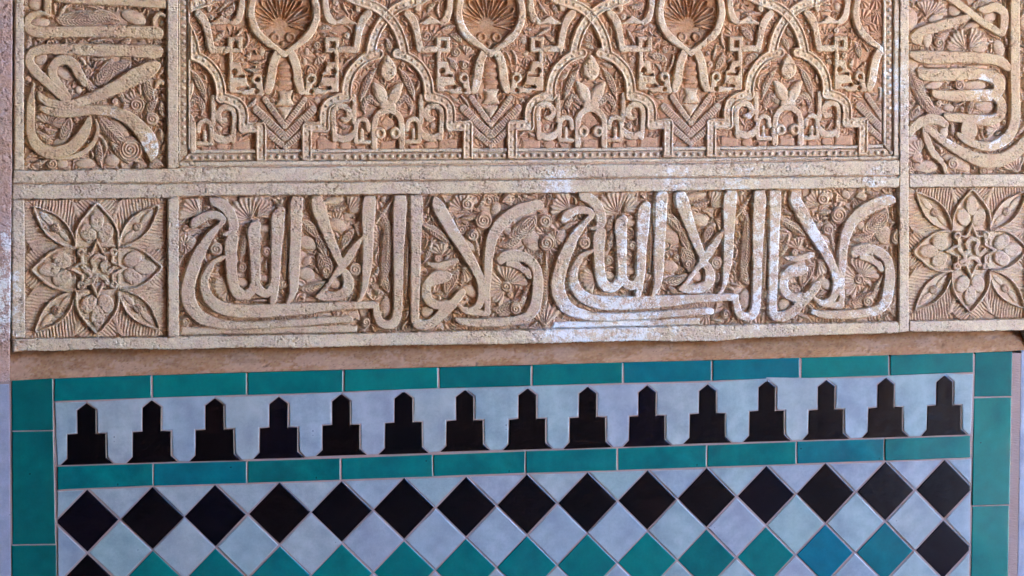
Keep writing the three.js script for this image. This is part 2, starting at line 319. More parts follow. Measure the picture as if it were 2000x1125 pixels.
// ------------------------------------------------------------------ background carving that fills the free places of a field
const freeAt = (x, y) => { const i = Math.round((x - GX0) / H), j = Math.round((y - GY0) / H); return i > 0 && j > 0 && i < GNX && j < GNY ? G[j * GNX + i] : -1; };
function leaf(parent, x, y, ang, L, w, bend, z = -8.6 * MM, kind = 'leaf', clip) {
  const pts = []; let a = ang - bend / 2, px = x - Math.cos(ang) * L / 2, py = y - Math.sin(ang) * L / 2;
  for (let k = 0; k <= 12; k++) { const t = k / 12; pts.push([px, py, Math.max(0.35 * MM, w * Math.pow(Math.sin(Math.PI * Math.min(1, t * 0.9 + 0.1)), 0.8))]); px += Math.cos(a) * L / 12; py += Math.sin(a) * L / 12; a += bend / 12; }
  return relief(parent, 'leaf', draw([{ k: 's', p: pts }], [], clip), ribbed(z, 3.4 * MM, 4.8 * MM, 1.2), kind, { edge: 0.3 });
}
function fan(parent, x, y, r, a0, a1, z = -8.8 * MM, kind = 'leaf', clip, n = 0) {
  const p = [[x, y]]; const k = 12;
  for (let i = 0; i <= k; i++) { const a = mix(a0, a1, i / k), q = r * (1 - 0.12 * ((i & 1) ^ 1)); p.push([x + q * Math.cos(a), y + q * Math.sin(a)]); }
  return relief(parent, 'palmette', draw([{ k: 'p', p }], [], clip), fanned(z, 3.4 * MM, x, y, n || Math.round(clamp(r / MM * 0.75, 9, 26))), kind, { edge: 0.3 });
}
const scroll = (parent, x, y, r, z = -7.6 * MM, kind = 'leaf', clip) => relief(parent, 'scroll', draw([{ k: 'd', c: [x, y], r, ry: r, rot: 0 }], [], clip), whorl(z, 3.6 * MM, x, y, 5 * MM), kind, { edge: 0.25 });
const boss = (parent, x, y, rx, ry, rot, z = -9.5 * MM, kind = 'leaf', clip) => relief(parent, 'boss', draw([{ k: 'd', c: [x, y], r: rx, ry, rot }], [], clip), dome(z, Math.min(rx, ry), 4 * MM), kind, { edge: 0.2 });
const L = (p, px, py, deg, len, w, bend, ...r) => { const [x, y] = P(px, py); return leaf(p, x, y, deg * rad, len * PX, w * PX, bend, ...r); };
const F = (p, px, py, r, a0, a1, ...q) => fan(p, ...P(px, py), r * PX, a0 * rad, a1 * rad, ...q);
const SC = (p, px, py, r, ...q) => scroll(p, ...P(px, py), r * PX, ...q);
const BO = (p, px, py, rx, ry, deg, ...q) => boss(p, ...P(px, py), rx * PX, ry * PX, deg * rad, ...q);
function fill(parent, clip, most, kind = 'leaf', sizes = [46, 38, 30, 24, 19, 15, 12, 10]) {
  let made = 0;
  for (const size of sizes) for (let t = 0; t < 2600 && made < most; t++) {
    const x = rr(clip[0], clip[2]), y = rr(clip[1], clip[3]), s = size * PX, what = rnd(), ang = rr(0, 6.283), bend = rr(-1.6, 1.6);
    if (freeAt(x, y) < 1.4 * MM) continue;
    let ok = true;
    if (what < 0.7) {
      let a = ang - bend / 2, px = x - Math.cos(ang) * s / 2, py = y - Math.sin(ang) * s / 2; const w = s * (what < 0.3 ? 0.13 : 0.23);
      for (let k = 0; k <= 10 && ok; k++) {
        const ww = w * Math.sin(Math.PI * Math.min(1, k / 10 * 0.9 + 0.1));
        for (const q of [-1, 0, 1]) if (freeAt(px - Math.sin(a) * ww * q * 0.9, py + Math.cos(a) * ww * q * 0.9) < 0.2 * MM) ok = false;
        px += Math.cos(a) * s / 10; py += Math.sin(a) * s / 10; a += bend / 10;
      }
      if (ok) { leaf(parent, x, y, ang, s, w, bend, -8.8 * MM + rr(0, 1.2) * MM, kind, clip); made++; }
    } else {
      const r = s * (what < 0.88 ? 0.42 : 0.28);
      for (let k = 0; k < 12 && ok; k++) if (freeAt(x + r * Math.cos(k / 12 * 6.283), y + r * Math.sin(k / 12 * 6.283)) < 0.2 * MM) ok = false;
      if (!ok) continue;
      if (what < 0.88) { const b = rr(0, 6.28); fan(parent, x - r * 0.5 * Math.cos(b), y - r * 0.5 * Math.sin(b), r * 1.4, b - 0.95, b + 0.95, -8.8 * MM, kind, clip); }
      else if (what < 0.94) scroll(parent, x, y, r, -8 * MM, kind, clip); else boss(parent, x, y, r, r * 0.75, ang, -9.6 * MM, kind, clip);
      made++;
    }
  }
  return made;
}
function thicket(x, y) {                                              // close low foliage cut into the sunk field: fans of ribs packed side by side
  const C = 23 * MM, gi = Math.floor(x / C), gj = Math.floor(y / C); let f1 = 9, f2 = 9, bx = 0, by = 0, bk = 0;
  for (let a = -1; a <= 1; a++) for (let b = -1; b <= 1; b++) {
    const k = perm[(perm[(gi + a) & 255] + gj + b) & 511], ox = (gi + a + 0.15 + 0.7 * perm[k] / 255) * C, oy = (gj + b + 0.15 + 0.7 * perm[(k + 91) & 255] / 255) * C, d = Math.hypot(x - ox, y - oy);
    if (d < f1) { f2 = f1; f1 = d; bx = ox; by = oy; bk = k; } else if (d < f2) f2 = d;
  }
  const an = bk / 255 * 6.283, hx = bx + Math.cos(an) * 9 * MM, hy = by + Math.sin(an) * 9 * MM, r = Math.hypot(x - hx, y - hy), t = Math.atan2(y - hy, x - hx), e = sst(0, 2.4 * MM, f2 - f1);
  if (bk % 5 === 0) return e * 3 * MM * Math.sqrt(Math.max(0, 1 - f1 * f1 / (C * C * 0.4)));
  const ribs = bk % 5 === 1 ? Math.sin(f1 / (4.6 * MM) * 6.283 + t) : Math.sin(t * (11 + bk % 5) + r * 150);
  return e * (2.6 * MM + 1.3 * MM * ribs * Math.min(1, r / (5 * MM)));
}
function ground(parent, clip, kind = 'ground', z = GROUND, fn) {
  const e = 2.5 * MM, c = [clip[0] - e, clip[1] - e, clip[2] + e, clip[3] + e];
  const f = draw([{ k: 'p', p: [[c[0], c[1]], [c[2], c[1]], [c[2], c[3]], [c[0], c[3]]] }]);
  const under = (i, j) => { const q = j * GNX + i, k = -2.2 * H; return G[q] < k && G[q + 1] < k && G[q + GNX] < k && G[q + GNX + 1] < k; };
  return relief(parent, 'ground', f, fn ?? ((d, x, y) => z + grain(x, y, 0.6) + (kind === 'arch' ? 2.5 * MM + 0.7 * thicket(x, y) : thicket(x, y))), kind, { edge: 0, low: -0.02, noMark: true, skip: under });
}

// ------------------------------------------------------------------ the inscription band: the same words twice, cut side by side
const insc = thing('inscription_panel', 'long carved plaster panel of interlaced cursive lettering, written twice, just above the teal tiles', 'carved panel', [...P(1050, 655), 0]);
const inClip = rect(350.5, 374, 1755, 645); inClip[1] = P(1000, 646)[1]; inClip[3] = P(1000, 378)[1];
const LETTERS = [
  { z: -0.8, q: [st(378, 441, 6, 384, 433, 9, 396, 425, 8, 412, 420, 8, 428, 423, 7, 436, 431, 6, 428, 441, 5, 414, 456, 7, 402, 473, 9, 390, 494, 11, 380, 518, 12, 371, 545, 12.5, 367, 571, 13, 372, 595, 13, 390, 619, 11.5, 425, 632, 8.5, 470, 636, 7.4, 550, 633, 7, 630, 627, 6.5, 676, 624, 6.2), sl(676, 624, 6.2, 684, 624, 6.2)], c: [di(419, 437, 6, 3, 0.6)] },
  { z: -1.4, q: [st(414, 390, 5, 420, 394, 9, 433, 399, 10, 445, 410, 10, 453, 425, 10, 456, 443, 10, 450, 455, 6, 436, 458, 3)] },
  { z: -0.6, q: [st(440, 502, 3, 426, 508, 5, 414, 518, 7, 405, 532, 7, 399, 548, 8, 401, 568, 9, 412, 588, 10.5, 434, 602, 11.5, 470, 608, 12.6, 530, 607, 12.2, 600, 603, 10.5, 650, 598.5, 7.6, 690, 597, 7, 728, 595.5, 6.5), st(734, 596, 6, 736, 612, 7, 742, 628, 8, 754, 635, 8, 767, 632, 9, 775, 618, 9, 777.5, 595, 8.5, 778, 560, 9, 778.5, 500, 10, 780, 440, 12, 782, 398, 13), sl(779, 388, 9, 787, 386, 6), sl(726, 596, 6.5, 734, 596, 6.5)], c: [di(430, 521, 11, 7)] },
  { z: -0.7, q: [st(455, 466, 10, 452, 474, 12, 451, 499, 11, 453, 535, 10, 458, 562, 10, 469, 576, 10, 484, 575, 9, 494, 563, 9, 499, 551, 9, 498.5, 515, 9.5, 497, 475, 11, 496, 450, 12, 501, 441, 9), st(499, 551, 8, 506, 567, 9, 520, 573, 8, 532, 564, 9, 538, 545, 9, 539.5, 495, 10, 542, 455, 12, 543, 425, 12.5, 548, 413, 9), st(537, 560, 8, 536, 574, 7, 533, 590, 6)] },
  { z: -0.5, q: [st(585, 389, 6, 579, 398, 12, 578, 455, 11, 576, 495, 10.5, 575, 535, 10, 574, 565, 8, 568, 582, 6, 561, 594, 3)] },
  { z: -0.9, q: [st(618, 388, 7, 620, 396, 12, 625, 413, 13, 634, 439, 11, 646, 471, 9.5, 660, 503, 8, 668, 520, 6), st(707, 464, 4, 686, 495, 8, 668, 521, 8, 652, 541, 5, 633, 566, 4, 619, 580, 3), st(664, 524, 6, 675, 534, 8, 681, 552, 10, 676, 569, 10, 655, 579, 9, 632, 579, 8, 621, 579, 4)] },
  { z: -0.5, q: [st(727, 389, 7, 721, 398, 13, 719, 455, 11, 718, 503, 10, 715, 539, 8, 711, 566, 5.5, 705, 581, 4, 699, 589, 3)] },
  { z: -0.6, q: [st(812, 385, 10, 814, 398, 12, 812.5, 475, 10, 811.5, 555, 9, 810.5, 600, 8, 810.5, 622, 8, 816, 633, 9, 830, 635, 9, 848, 628, 9.5, 866, 611, 9.5, 884, 593, 9.5, 902, 572, 8), st(876, 539, 7, 866, 541, 11, 852, 543, 12, 840, 550, 10, 833, 563, 9.5, 834, 580, 9, 845, 593, 8, 858, 597, 7.5, 872, 594, 7)] },
  { z: -1.8, q: [st(838, 516, 3.5, 848, 519, 5, 862, 519, 6, 878, 514, 6, 892, 510, 5)] },
  { z: -0.9, q: [st(849, 386, 3, 856, 402, 11, 872, 431, 12, 890, 461, 11, 912, 495, 10, 930, 527, 9, 939, 550, 8, 941, 570, 7.5, 939, 588, 7.5, 930, 602, 7, 916, 608, 6.5, 904, 604, 5, 896, 596, 3), st(1058, 402, 5, 1050, 400, 9, 1036, 404, 11, 1016, 411, 12, 994, 424, 12, 975, 442, 11.5, 962, 465, 11, 955, 499, 9, 953, 535, 8, 952, 570, 6, 952.5, 596, 6, 950, 614, 5), st(916, 611, 4, 935, 612, 6, 952, 611, 7)] },
  { z: -0.7, q: [st(978, 508, 8, 985, 502, 10, 1000, 499, 10.5, 1018, 502, 10.5, 1036, 510, 9.5, 1048, 526, 9, 1051, 550, 10.5, 1049, 580, 11, 1042, 606, 11, 1024, 622, 9, 990, 628.5, 8.5, 950, 631, 8, 912, 630, 7, 892, 625, 4), st(992, 516, 5, 1010, 519, 7, 1026, 528, 7, 1034, 540, 5)], c: [di(1023, 517, 9, 2.6, -0.6)] },
];
relief(insc, 'slope', draw([pl(352, 655, 356, 640, 700, 636, 700, 651)], [], undefined), slab(-6.5 * MM, 6 * MM, 3 * MM, 0.8), 'top', { edge: 0.5 }); relief(insc, 'slope', draw([pl(1078, 642, 1084, 630, 1370, 622, 1370, 636)], [], undefined), slab(-6.5 * MM, 6 * MM, 3 * MM, 0.8), 'top', { edge: 0.5 });
const A1 = P(579, 391), A2 = P(1289, 379), B1 = P(1051, 555), B2 = P(1741, 540);
const inDX = (A2[0] - A1[0] + B2[0] - B1[0]) / 2;
console.log('second copy shift', A2[0] - A1[0], B2[0] - B1[0], A2[1] - A1[1], B2[1] - B1[1]);
for (const [k, dx] of [[0, 0], [1, inDX]]) for (const l of LETTERS) {
  const m = (q) => moved(q, dx), dat = k ? { label: 'letter with remains of blue-white limewash on worn pink plaster' } : undefined;
  relief(insc, 'letter', draw(l.q.map(m), (l.c ?? []).map(m), inClip), slab(l.z * MM, 1.5 * MM, 1.6 * MM, 0.85), 'top', { edge: 0.5, phase: dx * 900, data: dat, wear: 0.35 });
}
for (const dx of [0, inDX]) {                                         // what grows between the letters
  const m = (px, py) => { const p = P(px, py); return [p[0] + dx, p[1]]; }, p = insc, z = undefined;
  const lf = (px, py, d, len, w, b) => leaf(p, ...m(px, py), d * rad, len * PX, w * PX, b, -8.2 * MM, 'leaf', inClip), fn = (px, py, r, a, b) => fan(p, ...m(px, py), r * PX, a * rad, b * rad, -8.2 * MM, 'leaf', inClip);
  const sc = (px, py, r) => scroll(p, ...m(px, py), r * PX, -6 * MM, 'leaf', inClip), bo = (px, py, a, b, d) => boss(p, ...m(px, py), a * PX, b * PX, d * rad, -9 * MM, 'leaf', inClip);
  fn(394, 420, 42, 95, 195); sc(423, 487, 12); fn(492, 430, 48, 60, 190); fn(500, 425, 40, -10, 80); fn(362, 478, 18, 0, 360); bo(376, 478, 12, 16, 30); lf(474, 480, 80, 40, 7, 0.6); sc(473, 522, 9); bo(473, 553, 8, 15, 70); bo(520, 545, 7, 18, 80); sc(521, 492, 9); bo(520, 447, 7, 20, 90);
  fn(452, 556, 34, 150, 250); bo(428, 552, 14, 10, 20); fn(552, 566, 18, 20, 160); lf(560, 500, 88, 90, 4, 0);
  lf(604, 452, -50, 44, 10, -0.9); lf(628, 484, -70, 46, 13, -0.8); lf(632, 525, -75, 46, 14, -0.9); lf(614, 555, 20, 50, 9, 0.9); bo(602, 476, 12, 20, 70); bo(600, 536, 12, 16, 80); bo(660, 441, 12, 18, 70); bo(655, 554, 10, 14, 60); sc(640, 466, 9); sc(636, 530, 9);
  fn(682, 418, 38, 0, 100); fn(690, 440, 26, -70, 40); lf(664, 405, 15, 36, 6, 0.7); lf(680, 470, -120, 40, 9, 0.6); sc(695, 527, 12); bo(652, 393, 22, 7, 10);
  lf(748, 500, -97, 120, 12, -0.5); lf(752, 412, 55, 60, 5, 0); lf(754, 434, -60, 44, 7, 0); bo(752, 436, 10, 14, 30); lf(796, 520, 88, 110, 4, 0); bo(742, 612, 6, 6, 0); sc(715, 630, 9); lf(756, 555, -70, 36, 9, 0.4); bo(756, 600, 12, 18, 0);
  lf(855, 460, -35, 60, 9, -0.3); fn(866, 500, 26, 60, 170); sc(855, 506, 7.5); lf(836, 490, 70, 44, 6, 0.5); fn(903, 520, 34, -95, 0); lf(884, 555, -115, 46, 12, 0.8); bo(922, 570, 10, 18, 60); bo(836, 610, 12, 12, 0); bo(912, 478, 8, 24, 60);
  fn(908, 412, 34, 30, 190); sc(914, 399, 12); lf(925, 424, 5, 44, 5, 0.2); sc(946, 431, 16); sc(925, 460, 11); lf(935, 487, -75, 38, 5, 0.2); fn(978, 396, 26, -20, 60);
  lf(1024, 440, 40, 60, 16, 0.7); lf(1000, 470, 20, 50, 8, 0.7); sc(1069, 475, 15); bo(1040, 470, 16, 22, 40); bo(996, 455, 12, 8, -30); fn(992, 556, 40, -10, 130); fn(990, 560, 40, 130, 260); sc(990, 560, 10); lf(1000, 590, 25, 70, 11, 0.9); sc(1008, 604, 11); bo(988, 612, 14, 7, 20); lf(1028, 570, 60, 50, 5, 0);
  lf(1067, 545, 90, 110, 6, 0.05); fn(1066, 640, 46, 40, 140); lf(1062, 600, 80, 50, 6, 0.2);
}
console.log('fill inscription', fill(insc, inClip, 230));
ground(insc, inClip);

// ------------------------------------------------------------------ upper left and upper right panels
const upL = thing('carved_panel', 'carved plaster panel at top left with broad worn ribbons of lettering', 'carved panel', [...P(187, 331), 0]);
const ulClip = rect(47.5, -14, 326, 331.5);
const ribbon = (parent, z, clip, ...q) => relief(parent, 'letter', draw(q, [], clip), slab(z * MM, 2.2 * MM, 2.2 * MM, 0.95), 'topwarm', { edge: 0.5, wear: 0.3 });
ribbon(upL, -1.2, ulClip, st(116, -6, 10, 160, -4, 11, 240, -3, 13, 300, 0, 14, 326, 0, 14)); ribbon(upL, -1.6, ulClip, sl(93, -14, 7, 94, 28, 6));
ribbon(upL, -0.8, ulClip, st(96, 30, 2, 84, 26, 4, 68, 28, 6, 56, 36, 7, 53, 48, 7, 60, 58, 9, 76, 63, 10, 120, 63, 10, 180, 62, 10, 250, 62, 11, 302, 64, 11, 312, 68, 7));
ribbon(upL, -0.8, ulClip, st(308, 101, 10, 300, 101, 12, 240, 99, 11, 180, 98, 11, 110, 96, 9, 76, 98, 9, 62, 104, 8, 57, 117, 8, 64, 133, 9, 79, 149, 9, 100, 168, 9, 118, 184, 9, 130, 197, 8));
ribbon(upL, -1.3, ulClip, st(166, 164, 6, 160, 153, 8, 153, 142, 9, 146, 128, 9, 135, 119, 9, 122, 117, 9, 108, 124, 9, 102, 139, 9, 108, 157, 8, 121, 174, 8, 132, 190, 7));
ribbon(upL, -0.4, ulClip, st(310, 126, 4, 300, 131, 11, 284, 140, 15, 262, 151, 15, 240, 163, 13, 204, 181, 11, 164, 197, 9, 132, 206, 9, 104, 204, 8, 84, 194, 7, 77, 184, 4));
ribbon(upL, -0.9, ulClip, st(80, 212, 5, 100, 218, 8, 132, 220, 9, 180, 215, 9, 220, 219, 10, 252, 232, 12, 276, 254, 14, 291, 276, 15, 297, 296, 11, 296, 308, 5, 294, 317, 1));
ribbon(upL, -0.7, ulClip, st(66, 164, 2.5, 62, 185, 5, 60, 210, 8, 59, 240, 8, 62, 266, 9, 76, 288, 11, 102, 299, 11.5, 132, 292, 11.5, 154, 274, 11, 168, 252, 9.5, 173, 236, 6));
ribbon(upL, -2.5, ulClip, st(188, 236, 2.5, 191, 256, 4, 182, 280, 5, 164, 297, 5, 140, 307, 4.5, 112, 310, 3));
ribbon(upL, -2, ulClip, st(300, 48, 3, 302, 36, 4.5, 312, 27, 4.5, 322, 31, 3)); ribbon(upL, -2.2, ulClip, st(304, 170, 3, 310, 160, 5, 318, 162, 4));
{ const p = upL; BO(p, 71, 8, 13, 12, 0); BO(p, 80, 44, 17, 9, 0); L(p, 160, 34, 5, 80, 17, 0.4); L(p, 205, 38, -10, 60, 12, -0.5); BO(p, 262, 34, 24, 12, -20); L(p, 122, 22, 60, 34, 5, 0); BO(p, 82, 116, 12, 10, 40); BO(p, 128, 146, 9, 18, 60); L(p, 205, 138, 60, 50, 14, 0.5); L(p, 225, 128, 15, 60, 10, 0.5); SC(p, 172, 140, 9); L(p, 178, 172, -60, 40, 7, 0); BO(p, 104, 188, 14, 8, -40);
  F(p, 270, 205, 30, 100, 260); SC(p, 268, 205, 14); L(p, 298, 180, -70, 50, 10, 0.8); SC(p, 298, 233, 12); BO(p, 295, 170, 12, 14, 0); L(p, 238, 190, -60, 36, 6, 0); F(p, 98, 246, 32, -20, 160); L(p, 128, 250, 70, 44, 11, 0.4); BO(p, 118, 276, 14, 8, 20); L(p, 90, 268, -30, 34, 7, 0.4); L(p, 226, 260, -45, 76, 13, 0.3); BO(p, 236, 252, 22, 9, -45); SC(p, 256, 292, 22); L(p, 236, 300, -50, 50, 8, 0); BO(p, 220, 314, 14, 11, 0); L(p, 198, 305, -80, 46, 8, 0.5); BO(p, 168, 320, 18, 9, 0); SC(p, 102, 320, 10); BO(p, 122, 320, 12, 9, 0); L(p, 80, 316, 20, 30, 5, 0.4); L(p, 300, 208, 60, 40, 8, -0.5); }
console.log('fill UL', fill(upL, ulClip, 120)); ground(upL, ulClip);

const upR = thing('carved_panel', 'carved plaster panel at top right with looping ribbons and crisp leaf fronds', 'carved panel', [...P(1890, 340), 0]);
const urClip = rect(1775.5, -14, 2014, 340); urClip[1] = P(1890, 340.5)[1];
const rb = (z, ...q) => ribbon(upR, z, urClip, ...q);
rb(-0.3, st(1983, -14, 10, 1983, 60, 10, 1983, 150, 10, 1984, 210, 10, 1981, 244, 11, 1966, 270, 11, 1936, 286, 9, 1905, 282, 8, 1882, 270, 7, 1871, 262, 4));
rb(-0.9, st(1806, 248, 5, 1818, 256, 7, 1844, 276, 8, 1866, 290, 9, 1892, 304, 11, 1920, 314, 13, 1950, 314, 13, 1976, 303, 13, 1998, 284, 12, 2014, 262, 10));
rb(-0.6, st(1848, -8, 6, 1870, 6, 7, 1892, 22, 7, 1912, 38, 7, 1935, 53, 7, 1957, 66, 6), st(1916, 18, 5, 1926, 19, 8, 1944, 14, 9, 1960, 24, 9, 1962, 44, 9, 1958, 64, 7));
rb(-1.2, st(1900, 30, 5, 1866, 42, 9, 1832, 52, 10, 1800, 62, 9, 1786, 70, 6), di(1791, 74, 13, 12));
rb(-0.6, st(1780, 106, 5, 1794, 110, 10, 1818, 112, 12, 1870, 112, 11, 1922, 114, 10, 1952, 119, 10, 1970, 132, 8));
rb(-0.8, st(1796, 138, 5, 1808, 146, 11, 1850, 146, 12, 1896, 144, 11, 1932, 148, 11, 1949, 158, 12, 1952, 172, 12, 1942, 184, 11, 1900, 187, 11, 1858, 187, 10, 1830, 184, 8, 1824, 178, 4));
rb(-0.7, st(1938, 184, 8, 1953, 196, 9, 1957, 214, 10, 1950, 229, 10, 1930, 236, 10, 1890, 232, 9, 1858, 229, 8, 1848, 226, 5), di(1893, 254, 17, 20, 0.2));
rb(-0.5, st(1779, 264, 4, 1783, 252, 8, 1796, 240, 10, 1816, 233, 10, 1836, 236, 9, 1848, 244, 6)); rb(-1.0, st(1806, 250, 5, 1811, 272, 7, 1821, 295, 7, 1834, 311, 6, 1843, 322, 5, 1848, 336, 4));
{ const p = upR, q = -8 * MM; F(p, 1812, 34, 36, 30, 130, q); F(p, 1822, 30, 34, 0, 70, q); BO(p, 1782, 40, 14, 20, -10); BO(p, 1830, 36, 16, 9, 15); BO(p, 1868, 18, 14, 14, 0); L(p, 1920, 6, 20, 40, 10, 0.5); BO(p, 1936, 34, 14, 10, 20); BO(p, 1905, 48, 22, 8, 20); F(p, 1890, 98, 44, 100, 175, q); F(p, 1892, 98, 46, 10, 85, q); BO(p, 1868, 92, 17, 11, 0); BO(p, 1916, 91, 17, 12, 10); BO(p, 1814, 76, 10, 16, 0); BO(p, 1954, 94, 12, 16, 30); BO(p, 1783, 128, 13, 14, 0); BO(p, 1830, 128, 24, 5, 0); BO(p, 1910, 131, 26, 5, 0); BO(p, 1960, 160, 9, 14, 0);
  BO(p, 1826, 167, 18, 8, 10); SC(p, 1877, 166, 11); BO(p, 1906, 168, 24, 10, 0); BO(p, 1926, 208, 20, 11, -5); L(p, 1796, 165, -60, 60, 13, 0.3, q); L(p, 1812, 195, -50, 60, 13, 0.6, q); L(p, 1788, 220, 60, 34, 9, 0.5, q); L(p, 1828, 214, -10, 40, 9, 0.6, q); BO(p, 1855, 211, 12, 7, 0); L(p, 1898, 208, 70, 30, 7, 0, q); BO(p, 1947, 240, 9, 16, 20); F(p, 1952, 254, 28, 120, 220, q); BO(p, 1846, 258, 10, 14, 0); BO(p, 1788, 280, 18, 11, 0); F(p, 1800, 300, 30, 60, 200, q); F(p, 1780, 312, 26, -20, 70, q); BO(p, 1812, 326, 26, 12, 0); BO(p, 1872, 318, 30, 12, -28); SC(p, 1864, 320, 12); SC(p, 1925, 334, 10); F(p, 1990, 340, 36, 60, 160, q); F(p, 1845, 338, 20, 40, 120, q); BO(p, 1898, 248, 8, 11, 10, -5 * MM); }
console.log('fill UR', fill(upR, urClip, 120)); ground(upR, urClip);

// ------------------------------------------------------------------ the arcade panel
const arch = thing('arcade_panel', 'wide carved plaster panel of interlaced beaded arches and shell niches at top centre', 'carved panel', [...P(1050, 318), 0]);
const arClip = rect(371, -14, 1726, 290); arClip[1] = P(1100, 291.5)[1];
const ax0 = P(1155, 180)[0], axStep = (P(1544, 180)[0] - P(762, 180)[0]) / 2, axes = [-2, -1, 0, 1].map((k) => k * axStep);
console.log('axis step', axStep, P(770, 180)[0] - ax0, P(1545, 180)[0] - ax0);
const aTop = (z) => beaded(z, 2.9 * MM, 2.2 * MM, 12.4 * MM);
const archBorder = (q, z = -3 * MM, kind = 'frame') => relief(arch, 'border_rail', draw([q]), slab(z, 1.6 * MM, 1.4 * MM, 0.9), kind, { edge: 0.45 });
archBorder(pl(372, 293, 1150, 289, 1726, 283, 1726, 290, 1150, 296, 372, 300)); archBorder(pl(350, 316, 1150, 311, 1757, 305, 1757, 311, 1150, 318, 350, 325), -2 * MM);
archBorder(pl(349, -14, 352.5, -14, 353, 315, 349.5, 316), -2 * MM); archBorder(pl(367, -14, 372, -14, 373, 292, 368, 292));
archBorder(pl(1726, -14, 1732, -14, 1732, 290, 1726, 282)); archBorder(pl(1747, -14, 1757, -14, 1756, 304, 1746, 304), -1.6 * MM);
const chan = (q) => relief(arch, 'border_channel', draw([q]), slab(-6 * MM, 1 * MM, 0.5 * MM, 0.7), 'leaf', { edge: 0 });
chan(pl(353.4, -14, 366.6, -14, 367.4, 300, 353.6, 315)); chan(pl(1732.4, -14, 1746.6, -14, 1745.4, 304.4, 1732.4, 290)); chan(pl(353.8, 315.4, 368.4, 300.6, 1150, 296.5, 1732, 290.6, 1745, 304.8, 1150, 310.5));
const beadAt = (x, y) => relief(arch, 'bead', draw([{ k: 'd', c: [x, y], r: 4.2 * MM, ry: 3.8 * MM, rot: 0 }]), dome(-6.4 * MM, 3.4 * MM, 4 * MM), 'frame', { edge: 0.3, wear: 0.5 });
{ const a = P(364, 308.4), b = P(1742, 298.6), n = Math.round((b[0] - a[0]) / (12.4 * MM)); for (let i = 0; i <= n; i++) { const t = i / n; if (rnd() > 0.03) beadAt(mix(a[0], b[0], t), mix(a[1], b[1], t)); }
  for (const [px, e] of [[360, 294], [1739, 284]]) { const c = P(px, 6), d = P(px, e), m = Math.round((c[1] - d[1]) / (12.4 * MM)); for (let i = -1; i < m; i++) beadAt(mix(c[0], d[0], i / m), mix(c[1], d[1], i / m)); } }

const FOOT = [sl(1001, 310, 9.4, 1001, 244, 9.4), sl(1001, 245, 9.4, 1035, 245, 9.4), sl(1035, 246, 9.6, 1034, 224, 9.6), st(1034, 226, 9.6, 1037, 208, 9.6, 1048, 196, 9.6, 1066, 189, 9.6, 1078, 187, 9.4), st(1077, 188, 9.6, 1077, 172, 9.6, 1081, 152, 9.6, 1091, 133, 9.6, 1108, 116, 9.6, 1126, 107, 9.6, 1138, 104, 9.4)];
const OVER = [st(1188, 108, 9.6, 1183, 82, 9.6, 1175, 60, 9.6, 1164, 42, 9.6, 1149, 25, 9.6, 1131, 13, 9.6, 1112, 6, 9.6, 1090, -2, 9.6, 1070, -14, 9.6)];
const CROSS = [st(1122, 108, 9.6, 1127, 82, 9.6, 1135, 60, 9.6, 1146, 42, 9.6, 1161, 25, 9.6, 1179, 13, 9.6, 1198, 6, 9.6, 1220, -2, 9.6, 1240, -14, 9.6)];
const RAIL = [st(1119, 26, 7, 1109, 38, 8, 1102, 56, 7, 1098, 76, 6.5, 1095, 92, 6.5), sl(1095, 92, 6.5, 1094, 96, 6.5), sl(1094, 96, 6, 1066, 96, 6)];
const LINK = [pl(1036, 72, 1064, 72, 1064, 102, 1036, 102), sl(1058, 100, 4, 1058, 174, 4), pl(1040, 120, 1060, 120, 1060, 178, 1036, 178, 1022, 169, 1028, 156, 1030, 140, 1036, 137), di(1010, 152, 10), sl(1006, 156, 6, 1003, 176, 6), st(1000, 178, 6, 1016, 176, 6, 1034, 176, 6)];
const LINKCUT = [pl(1045, 80, 1055, 80, 1055, 93, 1045, 93), di(1052, 138, 5), sl(1034, 147, 2, 1052, 147, 2), di(1009, 153, 4.5), sl(1027, 169, 3, 1044, 170, 3), di(1010, 176, 4)];
const CHIP = [pl(1046, 47, 1062, 38, 1076, 30, 1086, 39, 1100, 46, 1098, 48), st(1037, -14, 6, 1038, 14, 6, 1044, 36, 7, 1054, 44, 5)];
const PIN = [sl(1098, -14, 6, 1099, 18, 5)];
const ARCHLET = [st(1129, 284, 6, 1129, 244, 6, 1133, 226, 6, 1143, 216, 6, 1155, 213, 6, 1167, 216, 6, 1177, 226, 6, 1181, 244, 6, 1181, 284, 6)];
const SPIRAL = [sl(1054, 270, 5, 1051, 226, 5), st(1051, 226, 5, 1054, 212, 5, 1064, 205, 6, 1076, 208, 6, 1082, 219, 6, 1077, 230, 6, 1068, 230, 4), st(1054, 262, 6, 1068, 268, 7, 1084, 264, 7, 1092, 252, 4), sl(1091, 236, 5, 1091, 186, 4.5)];
const DOORLET = [st(1094, 272, 4.5, 1094, 246, 4.5, 1098, 234, 4.5, 1107, 230, 4.5, 1116, 236, 4.5, 1118, 250, 4.5), sl(1106, 252, 3.5, 1106, 270, 3.5), sl(1094, 274, 4, 1120, 274, 4)];
const both = (q, dx) => [q.map((a) => moved(a, dx)), q.map((a) => moved(a, dx, ax0))];
const piece = (name, q, prof, kind, dx, o = {}, cut = []) => relief(arch, name, draw(q.map((a) => moved(a, dx, o.flip)), cut.map((a) => moved(a, dx, o.flip)), arClip), prof, kind, { edge: 0.5, wear: 0.5, phase: dx * 700 + (o.flip ? 31 : 0) });
const low = [arClip[0], P(1100, 309)[1], arClip[2], arClip[3]];
